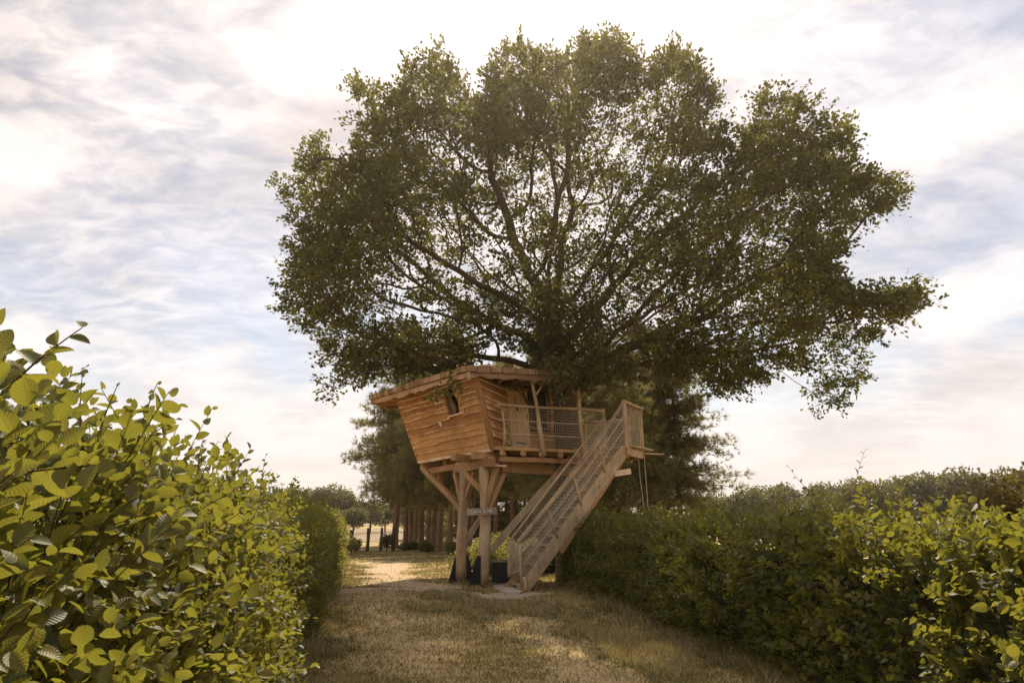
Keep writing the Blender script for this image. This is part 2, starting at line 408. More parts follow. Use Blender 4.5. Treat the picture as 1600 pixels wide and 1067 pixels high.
# lobed oak leaf, wider at the tip
T_OAK = (np.array([(0, 0, 0), (-0.20, 0.35, 0.06), (-0.30, 0.72, 0.02), (0, 1, -0.08), (0.30, 0.72, 0.02), (0.20, 0.35, 0.06)]),
         np.array([(0, 5, 1), (1, 5, 4), (1, 4, 2), (2, 4, 3)]), None)
T_OAK2 = (np.array([(0, 0, 0), (-0.31, 0.6, 0.07), (0, 1, -0.05), (0.31, 0.6, 0.07)]), np.array([(0, 3, 2), (0, 2, 1)]), None)
def ovate(nst, ncol, cup=0.10, droop=0.10, twist=0.0, pleat=0.0, veins=10):
    V, UV, F = [], [], []
    for i in range(nst):
        t = i / (nst - 1)
        w = 0.34 * 2.35 * (t ** 0.58) * ((1 - t) ** 0.78) if 0 < t < 1 else 0.0
        if t == 1: w = 0.0
        if t > 0.86: w *= 1.0
        ser = 1 + (0.05 if (i % 2) else -0.04) * (1 if nst > 8 else 0)
        for j in range(ncol):
            s = j / (ncol - 1) * 2 - 1
            z = cup * abs(s) * w * 2.2 - droop * t * t + twist * s * t * w
            z += pleat * math.sin((t - abs(s) * 0.18) * 2 * math.pi * veins) * (1 if 0.03 < t < 0.97 else 0)
            V.append((s * w * ser, t, z)); UV.append((0.5 + 0.5 * s, t))
    for i in range(nst - 1):
        for j in range(ncol - 1):
            a = i * ncol + j
            F.append((a, a + 1, a + ncol + 1, a + ncol))
    return np.array(V), np.array(F), np.array(UV)
T_HORN_HI = [ovate(25, 5, 0.18, 0.14, 0.3, 0.010, 8), ovate(25, 5, 0.06, 0.28, -0.5, 0.010, 8), ovate(25, 5, 0.34, 0.03, 0.2, 0.009, 8), ovate(25, 5, -0.08, 0.22, 0.6, 0.011, 8), ovate(25, 5, 0.22, -0.14, -0.3, 0.010, 8), ovate(25, 5, 0.12, 0.42, 0.2, 0.009, 8)]
T_HORN_MID = ovate(6, 3, 0.16, 0.15, 0.1)
T_HORN_LO = ovate(4, 3, 0.16, 0.12, 0.0)

def tube(pts, radii, sides=6, closed_tip=True):
    """tapered tube along points; returns V,F(quads)"""
    pts = [np.array(p, dtype=float) for p in pts]; n = len(pts)
    V, F = [], []
    t0 = unit(pts[1] - pts[0]); a = np.array((0, 0, 1.0)) if abs(t0[2]) < 0.9 else np.array((1.0, 0, 0))
    u = unit(np.cross(t0, a))
    for i in range(n):
        t = unit(pts[min(i + 1, n - 1)] - pts[max(i - 1, 0)])
        u = unit(u - t * (u @ t)); w = np.cross(t, u)
        for k in range(sides):
            an = 2 * math.pi * k / sides
            V.append(pts[i] + radii[i] * (math.cos(an) * u + math.sin(an) * w))
    for i in range(n - 1):
        for k in range(sides):
            F.append((i * sides + k, i * sides + (k + 1) % sides, (i + 1) * sides + (k + 1) % sides, (i + 1) * sides + k))
    return V, F
class Acc:
    def __init__(s): s.V = []; s.F = []
    def add(s, VF):
        o = len(s.V); s.V.extend(VF[0]); s.F.extend([tuple(i + o for i in f) for f in VF[1]])
    def build(s, name, mat, parent=None, M=None, smooth=True):
        V = np.array(s.V)
        if M is not None:
            Mi = np.array(M.inverted()); V = V @ Mi[:3, :3].T + Mi[:3, 3]
        me = np_mesh(name, V, np.array(s.F), mat, smooth=smooth)
        return obj(name, me, parent, M)

# ---------------------------------------------------------------- the oak
#OAK
def grow(attract, trunk_pts, step=0.35, infl=3.0, kill=0.55, iters=140, gravity=0.0, jitter=0.12):
    nodes = [np.array(p, float) for p in trunk_pts]; par = [i - 1 for i in range(len(nodes))]
    A = np.array(attract); N0 = np.array(nodes)
    D = np.linalg.norm(A[:, None] - N0[None], axis=2); near = D.argmin(1); nd = D.min(1)
    alive = np.ones(len(A), bool)
    for it in range(iters):
        idx = np.where(alive & (nd < (infl if it > 25 else 9.0)))[0]
        if len(idx) == 0: break
        NN = np.array(nodes)
        dirs = unit(A[idx] - NN[near[idx]])
        acc = np.zeros((len(nodes), 3)); np.add.at(acc, near[idx], dirs)
        who = np.unique(near[idx])
        new = []
        for w in who:
            v = acc[w]; l = np.linalg.norm(v)
            if l < 1e-3: v = rng.randn(3); l = np.linalg.norm(v)
            v = v / l + rng.randn(3) * jitter; v[2] += gravity
            p = NN[w] + step * v / np.linalg.norm(v)
            new.append(p); nodes.append(p); par.append(int(w))
        new = np.array(new); base = len(nodes) - len(new)
        live = np.where(alive)[0]
        D = np.linalg.norm(A[live][:, None] - new[None], axis=2)
        m = D.min(1); am = D.argmin(1); better = m < nd[live]
        nd[live[better]] = m[better]; near[live[better]] = base + am[better]
        alive &= ~(nd < kill)
    return np.array(nodes), np.array(par)
def branch_mesh(nodes, par, tip_r=0.008, power=2.35, root_r=None, min_sides=4):
    n = len(nodes); ch = [[] for _ in range(n)]
    for i, p in enumerate(par):
        if p >= 0: ch[p].append(i)
    r = np.zeros(n)
    for i in range(n - 1, -1, -1):
        r[i] = tip_r if not ch[i] else sum(r[c] ** power for c in ch[i]) ** (1 / power)
    acc = Acc(); stack = [(0, None)]
    while stack:
        i, p = stack.pop(); chain = [] if p is None else [p]
        cur = i
        while True:
            chain.append(cur)
            if not ch[cur]: break
            k = sorted(ch[cur], key=lambda c: -r[c])
            for c in k[1:]: stack.append((c, cur))
            cur = k[0]
        if len(chain) < 2: continue
        rad = [r[c] for c in chain]
        if p is not None: rad[0] = min(r[p], rad[1] * 1.15)
        pts = nodes[chain]
        if len(pts) > 4:
            q = pts.copy(); q[1:-1] = 0.25 * pts[:-2] + 0.5 * pts[1:-1] + 0.25 * pts[2:]; pts = q
        sides = 12 if rad[0] > 0.15 else (7 if rad[0] > 0.05 else min_sides)
        acc.add(tube(pts, rad, sides))
    return acc, r, ch

OAK_OUT = [(418, 288), (470, 262), (482, 232), (505, 205), (542, 252), (562, 196), (548, 108), (604, 150), (640, 112), (660, 78), (700, 92), (742, 152), (775, 78), (815, 66),
           (868, 96), (905, 62), (942, 52), (985, 78), (1012, 112), (1048, 52), (1080, 96), (1098, 130), (1136, 160), (1140, 236), (1168, 178), (1190, 128), (1222, 150), (1260, 158), (1290, 186),
           (1326, 206), (1340, 262), (1370, 278), (1418, 292), (1398, 326), (1350, 352), (1318, 382), (1302, 414), (1322, 456), (1380, 446), (1436, 436), (1434, 494), (1380, 518), (1342, 540), (1352, 590),
           (1322, 622), (1310, 655), (1270, 622), (1236, 584), (1196, 588), (1168, 620), (1140, 606), (1110, 640), (1072, 604), (1030, 596), (985, 586), (940, 590), (900, 604), (872, 584), (838, 560), (770, 556), (735, 574), (712, 606), (690, 590), (650, 592),
           (604, 606), (560, 640), (528, 664), (540, 622), (505, 626), (478, 610), (452, 572), (470, 530), (432, 502), (448, 452), (452, 414), (478, 372), (448, 340), (426, 326)]
def in_poly(P, poly):
    x, y = P[:, 0], P[:, 1]; inside = np.zeros(len(P), bool); n = len(poly)
    for i in range(n):
        x1, y1 = poly[i]; x2, y2 = poly[(i + 1) % n]
        c = ((y1 > y) != (y2 > y)) & (x < (x2 - x1) * (y - y1) / (y2 - y1 + 1e-12) + x1); inside ^= c
    return inside
def edge_dist(P, poly):
    d = np.full(len(P), 1e9); n = len(poly)
    for i in range(n): d = np.minimum(d, seg_dist(P, poly[i], poly[(i + 1) % n]))
    return d

OAK_Y = 21.6
def make_oak():
    base = at(890, 880, OAK_Y); base = Vector((base.x, OAK_Y, 0.0))
    root = empty('oak_tree', base)
    tag(root, 'great spreading oak tree growing up through the tree house deck', 'tree')
    n = 60000
    P = np.stack([rng.uniform(410, 1445, n), rng.uniform(45, 670, n)], 1)
    P = P[in_poly(P, OAK_OUT)]
    ed = edge_dist(P, OAK_OUT)
    keep = ed > 9; P = P[keep]; ed = ed[keep]
    # crown shaped shallow to shorten its shadow: depth grows away from the outline
    half = 5.5 * np.sqrt(np.clip(1 - (1 - np.clip(ed / 230, 0, 1)) ** 2, 0.01, 1))
    low = np.clip((P[:, 1] - 470) / 130, 0, 1)                     # lower boughs keep off the roof front
    dy = rng.uniform(-1, 1, len(P)) * half
    dy = np.where(dy < 0, dy * (1 - 0.72 * low), dy)
    pts = np.array([at(p[0], p[1], y) for p, y in zip(P, OAK_Y + dy)])
    cl = 0.72 * vnoise(pts, 0.55, 71, 2) + 0.28 * vnoise(pts, 1.3, 73, 2)
    shell = np.abs(dy) / np.maximum(half, 0.3)
    pr = np.clip((cl - 0.492) / 0.025, 0, 1) * np.where(ed > 90, 0.22 + 0.78 * shell ** 2.5, 1.0)
    cand = pts[rng.rand(len(pts)) < pr]
    # leaf clumps kept apart so that the sky shows between them
    ctr = []; grid = {}
    for c in cand:
        key = tuple(np.floor(c / 0.52).astype(int)); ok = True
        for a in (-1, 0, 1):
            for b in (-1, 0, 1):
                for e in (-1, 0, 1):
                    for q in grid.get((key[0] + a, key[1] + b, key[2] + e), ()):
                        if ((q - c) ** 2).sum() < 0.52 ** 2: ok = False; break
                    if not ok: break
                if not ok: break
            if not ok: break
        if ok: grid.setdefault(key, []).append(c); ctr.append(c)
    ctr = np.array(ctr)[:1850]
    over = np.array([at(a_, b_, y_) for a_, b_, y_ in zip(rng.uniform(852, 990, 24), rng.uniform(545, 594, 24), rng.uniform(18.6, 20.5, 24))])
    over2 = np.array([at(a_, b_, y_) for a_, b_, y_ in zip(rng.uniform(540, 740, 26), rng.uniform(540, 590, 26), rng.uniform(20.5, 23.5, 26))])
    ctr = np.concatenate([ctr, over, over2])
    print('clumps', len(ctr))
    pts = np.repeat(ctr, 5, 0) + rng.randn(len(ctr) * 5, 3) * np.array((0.20, 0.20, 0.14))
    hang = np.array([at(*q) for q in [(712, 590, 17.5), (716, 606, 17.5), (708, 616, 17.5), (690, 612, 17.6), (676, 622, 17.6), (884, 575, 18.6), (876, 560, 18.6), (890, 590, 18.7), (898, 578, 18.6), (862, 566, 18.4)]])
    pts = np.concatenate([pts, hang])
    bx, by = base.x, base.y
    trunk = [(bx, by, -0.2), (bx - .02, by, 0.6), (bx + .0, by, 1.6), (bx + .04, by, 2.6), (bx + .02, by, 3.6), (bx - .06, by, 4.6), (bx - .1, by, 5.5), (bx - .08, by + .05, 6.3), (bx - .12, by + .1, 7.0)]
    nodes, par = grow(pts, trunk, 0.28, 2.4, 0.20, 200, 0.0, 0.20)
    acc, r, ch = branch_mesh(nodes, par, 0.0066, 2.1)
    k = 0.36 / r[4]
    if k < 1.4:
        pass
    tr = acc.build('trunk', M_OAKBARK, root, Matrix.Translation(base))
    # leaves in tufts round each clump of twigs
    per = 88
    nC = len(ctr)
    cs = rng.uniform(0.65, 1.3, nC)
    c = np.repeat(ctr, per, 0); k = np.repeat(cs, per)
    m = len(c)
    sub = rng.randn(nC, 6, 3) * np.array((0.24, 0.24, 0.17))            # each clump is a handful of sprays
    which = rng.randint(0, 6, (nC, per))
    so = sub[np.arange(nC)[:, None], which].reshape(-1, 3)
    off = so * k[:, None] + rng.randn(m, 3) * np.array((0.115, 0.115, 0.085)) * k[:, None]
    pos = np.concatenate([c + off, np.repeat(hang, 26, 0) + rng.randn(len(hang) * 26, 3) * 0.10])
    m = len(pos); off = np.concatenate([off, rng.randn(len(hang) * 26, 3) * 0.1])
    # longer sprays reaching out of the crown's edge
    qx, qy, _ = project(ctr); eq = edge_dist(np.stack([qx, qy], 1), OAK_OUT)
    rim = ctr[eq < 34]; nr = len(rim) * 2
    ro = unit(np.repeat(rim, 2, 0) - np.array((2.3, OAK_Y, 7.5))); rd = unit(ro + rng.randn(nr, 3) * 0.38 + np.array((0, 0, 0.12)))
    tt = rng.rand(nr, 26); ln = rng.uniform(0.45, 1.0, (nr, 1))
    sp_ = np.repeat(rim, 2, 0)[:, None] + rd[:, None] * (tt * ln)[..., None] + rng.randn(nr, 26, 3) * 0.055
    pos = np.concatenate([pos, sp_.reshape(-1, 3)]); off = np.concatenate([off, np.repeat(rd, 26, 0) + rng.randn(nr * 26, 3) * 0.5]); m = len(pos)
    ts = Acc()
    for a_, d_, l_ in zip(np.repeat(rim, 2, 0), rd, ln[:, 0]): ts.add(tube([a_ - d_ * 0.1, a_ + d_ * l_ * 0.95], [0.010, 0.003], 3))
    tw = ts.build('twigs', M_OAKBARK, root); tw['kind'] = 'stuff'
    outw = unit(pos - np.array((2.3, OAK_Y, 8.0)))
    dirn = unit(unit(off) * 0.8 + outw * 0.5 + rng.randn(m, 3) * 0.5)
    nrm = unit(np.array((0, 0, 1.0)) * 0.8 + outw * 0.35 + rng.randn(m, 3) * 0.55)
    size = rng.uniform(0.10, 0.18, m)
    tone = np.clip(0.45 + (vnoise(pos, 0.7, 9, 2) - 0.5) * 1.7 + rng.randn(m) * 0.20, 0, 0.999)
    print('oak', len(nodes), 'nodes', m, 'leaves', 'trunk r', r[4])
    me = leaf_cloud('crown', pos, dirn, nrm, size, T_OAK2, M_OAKLEAF, tone)
    crown = obj('crown', me, root); crown['kind'] = 'stuff'
make_oak()

# ---------------------------------------------------------------- the tree house
def frame_x(p0, p1, up=Vector((0, 0, 1))):
    p0, p1 = Vector(p0), Vector(p1); x = (p1 - p0).normalized()
    up = Vector(up)
    if abs(x.dot(up)) > 0.97: up = Vector((0, 1, 0))
    y = up.cross(x).normalized(); z = x.cross(y)
    M = Matrix((x, y, z)).transposed().to_4x4(); M.translation = p0
    return M, (p1 - p0).length
def beam(name, p0, p1, w, h, mat, parent, up=(0, 0, 1), bev=0.012, wob=0.006):
    """sawn timber: w across (Y), h high (Z), grain along X"""
    M, L = frame_x(p0, p1, up)
    bm = bmesh.new(); ns = max(2, int(L / 0.5))
    rings = []
    for i in range(ns + 1):
        x = L * i / ns; dy, dz = rng.randn(2) * wob
        rings.append([bm.verts.new((x, sy * w / 2 + dy, sz * h / 2 + dz)) for sy, sz in ((-1, -1), (1, -1), (1, 1), (-1, 1))])
    for a, b in zip(rings[:-1], rings[1:]):
        for k in range(4): bm.faces.new((a[k], a[(k + 1) % 4], b[(k + 1) % 4], b[k]))
    bm.faces.new(rings[0][::-1]); bm.faces.new(rings[-1])
    if bev:
        es = [e for e in bm.edges if len(e.link_faces) == 2 and e.calc_face_angle(0) > 0.6]
        bmesh.ops.bevel(bm, geom=es, offset=bev, segments=1, affect='EDGES')
    bmesh.ops.recalc_face_normals(bm, faces=bm.faces)
    me = bpy.data.meshes.new(name); bm.to_mesh(me); bm.free(); me.materials.append(mat)
    return obj(name, me, parent, M)
def pole(name, p0, p1, r0, r1, mat, parent, bend=0.02, sides=10, seg=None):
    M, L = frame_x(p0, p1)
    ns = seg or max(3, int(L / 0.35)); pts, rad = [], []
    ph = rng.rand(4) * 6.28
    for i in range(ns + 1):
        t = i / ns
        e = math.sin(math.pi * t)
        pts.append((L * t, bend * e * math.sin(3 * t + ph[0]), bend * e * math.sin(4 * t + ph[1])))
        rad.append((r0 + (r1 - r0) * t) * (1 + 0.05 * math.sin(9 * t + ph[2]) + 0.03 * rng.randn()))
    V, F = tube(pts, rad, sides)
    V = [tuple(v) for v in V]; F = list(F)
    F.append(tuple(range(sides))[::-1]); F.append(tuple(range(ns * sides, (ns + 1) * sides)))
    me = new_mesh(name, V, F, mat, smooth=True)
    for p in list(me.polygons)[-2:]: p.use_smooth = False
    return obj(name, me, parent, M)
def vec(*a): return Vector(a)

FL = 3.66
A_b = atz(770, 699, FL); L_b = atz(656, 719, FL)
A_t = vec(-1.02, 18.28, 5.62); L_t = vec(-3.78, 22.3, 5.62)
B_b = vec(-0.06, 20.9, FL); B_t = vec(-0.24, 20.75, 5.75)
R_b = vec(1.36, 21.55, FL); R_t = vec(1.30, 21.45, 5.75)
K1_b = vec(0.9, 24.4, FL); K1_t = vec(1.0, 24.7, 5.7)
K2_b = vec(-1.9, 25.2, FL); K2_t = vec(-2.3, 25.8, 5.65)
house = empty('tree_house', vec(-0.8, 20.0, 0))
tag(house, 'rustic wooden tree house on log posts with shingled roof, deck and netted staircase', 'tree house')

def wall(bl, br, tl, tr, rows, part, holes=(), seed=0, amp=0.024, cols=26):
    """planked wall seen from outside; bl..tr are corners left/right as seen from outside; each live-edged plank is its own mesh"""
    w = empty('wall', bl, part)
    rr = np.random.RandomState(seed)
    S = lambda u, v: bl * (1 - u) * (1 - v) + br * u * (1 - v) + tl * (1 - u) * v + tr * u * v
    N = (br - bl).cross(tl - bl).normalized()
    hs = rr.uniform(0.75, 1.3, rows); cum = np.concatenate([[0], np.cumsum(hs) / hs.sum()])
    for k in range(rows):
        v0, v1 = cum[k], cum[k + 1] + (0.035 if k < rows - 1 else 0)
        spans = [(0.0, 1.0)]
        for (u0, u1, w0, w1) in holes:
            if v0 + 0.04 < w1 and cum[k + 1] - 0.02 > w0: spans = [s for q in spans for s in ((q[0], u0), (u1, q[1])) if s[1] - s[0] > 0.02]
        ph = rr.rand(6) * 6.28; tilt = rr.uniform(-0.018, 0.018) * (k > 0)
        fq = (br - bl).length / 4.6
        lowf = lambda u: (amp * (0.6 * math.sin(4.6 * u * fq + ph[0]) + 0.30 * math.sin(10 * u * fq + ph[1]) + 0.16 * math.sin(27 * u * fq + ph[2])) * (1 if k > 0 else 0.15) + tilt * (u - 0.5))
        for (u0, u1) in spans:
            nc = max(4, int(cols * (u1 - u0))); V = []
            Hh = (tl - bl).length
            for j in range(nc + 1):
                u = u0 + (u1 - u0) * j / nc
                vb = v0 + lowf(u)
                ew = (0.036 + 0.012 * math.sin(17 * u * fq + ph[3]) + 0.008 * math.sin(41 * u * fq + ph[4])) / Hh
                V += [S(u, vb + 0.004) + N * 0.004, S(u, vb) + N * 0.090, S(u, vb + ew) + N * 0.108, S(u, v1) + N * 0.012, S(u, v1) - N * 0.0]
            F, mi = [], []
            for j in range(nc):
                a, b = j * 5, j * 5 + 5
                for q, mt in ((0, 0), (1, 1), (2, 0), (3, 0)):
                    F.append((a + q, b + q, b + q + 1, a + q + 1)); mi.append(mt)
            F.append((4, 3, 2, 1, 0)); mi.append(0); e = nc * 5; F.append((e, e + 1, e + 2, e + 3, e + 4)); mi.append(0)
            M, _ = frame_x(S(u0, v0), S(u1, v0))
            Mi = M.inverted(); V = [Mi @ x for x in V]
            obj('plank', new_mesh('plank', V, F, [M_PLANK, M_SAP], mi), w, M)
    # inner boarding behind the planks
    nb = 4; V = []
    for (u, v) in ((0, 0), (1, 0), (1, 1), (0, 1)):
        V.append(S(u, v) - N * 0.004)
    for (u, v) in ((0, 0), (1, 0), (1, 1), (0, 1)):
        V.append(S(u, v) - N * 0.05)
    if not holes:
        me = new_mesh('inner_boarding', V, [(0, 1, 2, 3), (7, 6, 5, 4), (0, 4, 5, 1), (1, 5, 6, 2), (2, 6, 7, 3), (3, 7, 4, 0)], M_DARKWOOD)
        obj('inner_boarding', me, w)
    return w, S, N

# big left wall with its window
WIN = (0.635, 0.785, 0.55, 0.95)
w1, S1, N1 = wall(L_b, A_b, L_t, A_t, 11, house, [WIN], seed=3, amp=0.017, cols=40)
w2, S2, N2 = wall(A_b, B_b, A_t, B_t, 9, house, [], seed=8, amp=0.02, cols=18)
w3, S3, N3 = wall(B_b, R_b, B_t, R_t, 9, house, [(0.0, 0.455, 0.0, 2.0), (0.455, 0.90, 0.40, 0.93)], seed=12, amp=0.015, cols=16)
w4, _, _ = wall(R_b, K1_b, R_t, K1_t, 8, house, [], seed=14, cols=10)
w5, _, _ = wall(K1_b, K2_b, K1_t, K2_t, 8, house, [], seed=15, cols=10)
w6, _, _ = wall(K2_b, L_b, K2_t, L_t, 8, house, [], seed=16, cols=10)
# floor under the hut
def slab(name, pts, z0, z1, mat, parent):
    n = len(pts); V = [vec(p[0], p[1], z0) for p in pts] + [vec(p[0], p[1], z1) for p in pts]
    F = [tuple(range(n))[::-1], tuple(range(n, 2 * n))] + [(i, (i + 1) % n, n + (i + 1) % n, n + i) for i in range(n)]
    bm = bmesh.new(); vs = [bm.verts.new(v) for v in V]
    for f in F: bm.faces.new([vs[i] for i in f])
    bmesh.ops.recalc_face_normals(bm, faces=bm.faces)
    me = bpy.data.meshes.new(name); bm.to_mesh(me); bm.free(); me.materials.append(mat)
    return obj(name, me, parent)
slab('hut_floor', [L_b, A_b, B_b, R_b, K1_b, K2_b], FL - 0.06, FL + 0.02, M_DARKWOOD, house)
# inner linings so that the rooms read dark through the openings
for bl, br, tl, tr, nn in ((L_b, A_b, L_t, A_t, N1),):
    pass
# corner boards
beam('corner_board', A_b + vec(-.01, -.05, -0.06), A_t + vec(-.02, -.05, 0.1), 0.15, 0.05, M_BEAM, house, up=(-0.3, -0.95, 0))
beam('corner_board', L_b + vec(-.03, -.02, -0.05), L_t + vec(-.05, -.02, 0.1), 0.06, 0.10, M_BEAM, house, up=(-0.8, -0.5, 0))
beam('corner_board', B_b + vec(.02, -.06, 0), B_t + vec(.02, -.06, 0), 0.07, 0.05, M_BEAM, house, up=(0, -1, 0))
beam('corner_board', R_b + vec(-.05, -.07, 0), R_t + vec(-.05, -.07, 0), 0.13, 0.08, M_BEAM, house, up=(0, -1, 0))
beam('corner_board', R_b + vec(.16, -.12, 0), R_t + vec(.10, -.12, 0), 0.12, 0.09, M_GREY, house, up=(0, -1, 0))
# sill under the left wall
beam('sill_board', L_b + N1 * 0.05 + vec(0, 0, -0.05), A_b + N1 * 0.05 + vec(0.02, 0, -0.05), 0.09, 0.075, M_SAP, house)

# window of the left wall
def make_window():
    u0, u1, v0, v1 = WIN
    win = empty('window', S1(u0, v0), house)
    win['label'] = 'small window with wavy live-edged frame boards'
    q = [S1(u0, v0), S1(u1, v0), S1(u1, v1), S1(u0, v1)]
    # recess box
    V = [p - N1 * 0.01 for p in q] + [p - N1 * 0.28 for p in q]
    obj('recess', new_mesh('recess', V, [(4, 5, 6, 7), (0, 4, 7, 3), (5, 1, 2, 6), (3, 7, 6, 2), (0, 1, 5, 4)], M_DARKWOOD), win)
    um = u0 + (u1 - u0) * 0.5
    g = [S1(um - .01, v0 + .05), S1(u1 - .02, v0 + .05), S1(u1 - .02, v1 - .03), S1(um - .01, v1 - .03)]
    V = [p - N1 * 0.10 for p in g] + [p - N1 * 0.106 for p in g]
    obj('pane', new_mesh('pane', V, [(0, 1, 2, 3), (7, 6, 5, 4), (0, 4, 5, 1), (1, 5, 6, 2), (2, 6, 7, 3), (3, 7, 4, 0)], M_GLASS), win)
    def wavy(name, ua, ub, va, vb, wl, wr, mat, seed, out):
        rr = np.random.RandomState(seed); ph = rr.rand(4) * 6.28; n = 14; V = []
        for i in range(n + 1):
            t = i / n; v = va + (vb - va) * t
            a = ua + wl * (math.sin(6 * t + ph[0]) + .5 * math.sin(13 * t + ph[1])); b = ub + wr * (math.sin(7 * t + ph[2]) + .6 * math.sin(15 * t + ph[3]))
            V += [S1(a, v) + N1 * (out - .04), S1(a, v) + N1 * out, S1(b, v) + N1 * out, S1(b, v) + N1 * (out - .04)]
        F = []
        for i in range(n):
            for k in range(4): F.append((i * 4 + k, i * 4 + (k + 1) % 4, i * 4 + 4 + (k + 1) % 4, i * 4 + 4 + k))
        F += [(3, 2, 1, 0), (n * 4, n * 4 + 1, n * 4 + 2, n * 4 + 3)]
        M, _ = frame_x(S1(ua, va), S1(ua, vb)); Mi = M.inverted()
        obj(name, new_mesh(name, [Mi @ x for x in V], F, mat), win, M)
    wavy('shutter', u0 + .0, um - .015, v0 - .02, v1, .003, .012, M_DARKWOOD, 4, 0.03)
    wavy('frame', u0 - .022, u0 + .012, v0 - .03, v1, .004, .006, M_DARKWOOD, 5, 0.075)
    wavy('frame', u1 - .028, u1 + .028, v0 - .03, v1, .010, .004, M_PLANK, 6, 0.080)
    beam('sill', S1(u0 - .02, v0 - .015) + N1 * .07, S1(u1 + .03, v0 - .015) + N1 * .07, 0.10, 0.04, M_SAP, win)
make_window()

# door
def make_door():
    d = empty('door', S3(0.03, 0), house)
    d['label'] = 'pale vertical-board door with small diamond peephole'
    n = 3
    for i in range(n):
        ua, ub = 0.025 + 0.43 * i / n, 0.025 + 0.43 * (i + 1) / n - 0.003
        beam('board', S3((ua + ub) / 2, 0.01) + N3 * 0.02, S3((ua + ub) / 2, 0.93) + N3 * 0.02, (S3(ub, 0) - S3(ua, 0)).length, 0.04, M_DOOR, d, up=N3, bev=0.004, wob=0.001)
    c = S3(0.22, 0.66) + N3 * 0.045
    ux = (R_b - B_b).normalized(); uz = vec(0, 0, 1)
    V = [c - uz * .085, c + ux * .05, c + uz * .085, c - ux * .05]; V += [p - N3 * 0.02 for p in V]
    obj('peephole', new_mesh('peephole', V, [(0, 1, 2, 3), (0, 4, 5, 1), (1, 5, 6, 2), (2, 6, 7, 3), (3, 7, 4, 0)], M_STEEL), d)
    beam('hinge', S3(0.14, 0.17) + N3 * 0.047, S3(0.36, 0.155) + N3 * 0.047, 0.035, 0.012, M_STEEL, d, up=N3, bev=0)
    pole('handle', S3(0.40, 0.52) + N3 * 0.09, S3(0.40, 0.60) + N3 * 0.09, .016, .016, M_DARKWOOD, d, 0.005)
    beam('lintel', S3(0.0, 0.955) + N3 * 0.03, S3(0.47, 0.955) + N3 * 0.03, 0.07, 0.09, M_BEAM, d)
make_door()
# gnarled branch brace over the porch and the small side window
pole('porch_brace', S3(0.06, 0.93) + N3 * 0.9, S3(0.48, 0.70) + N3 * 0.12, .03, .04, M_DARKWOOD, house, 0.05)
def make_side_window():
    win = empty('window', S3(0.47, 0.4), house); win['label'] = 'dark narrow porch window beside the door'
    q = [S3(.455, .40), S3(.90, .40), S3(.90, .93), S3(.455, .93)]
    V = [p - N3 * 0.03 for p in q] + [p - N3 * 0.22 for p in q]
    obj('recess', new_mesh('recess', V, [(4, 5, 6, 7), (0, 4, 7, 3), (5, 1, 2, 6), (3, 7, 6, 2), (0, 1, 5, 4)], M_DARKWOOD), win)
    V = [p - N3 * 0.06 for p in q] + [p - N3 * 0.066 for p in q]
    obj('pane', new_mesh('pane', V, [(0, 1, 2, 3), (7, 6, 5, 4), (0, 4, 5, 1), (1, 5, 6, 2), (2, 6, 7, 3), (3, 7, 4, 0)], M_GLASS), win)
    pole('frame', S3(.50, .38) + N3 * .03, S3(.49, .95) + N3 * .03, .045, .035, M_DARKWOOD, win, 0.04)
    pole('frame', S3(.86, .38) + N3 * .03, S3(.84, .95) + N3 * .03, .03, .035, M_BEAM, win, 0.05)
    beam('sill', S3(.46, .395) + N3 * .04, S3(.91, .395) + N3 * .04, .08, .04, M_BEAM, win)
make_side_window()

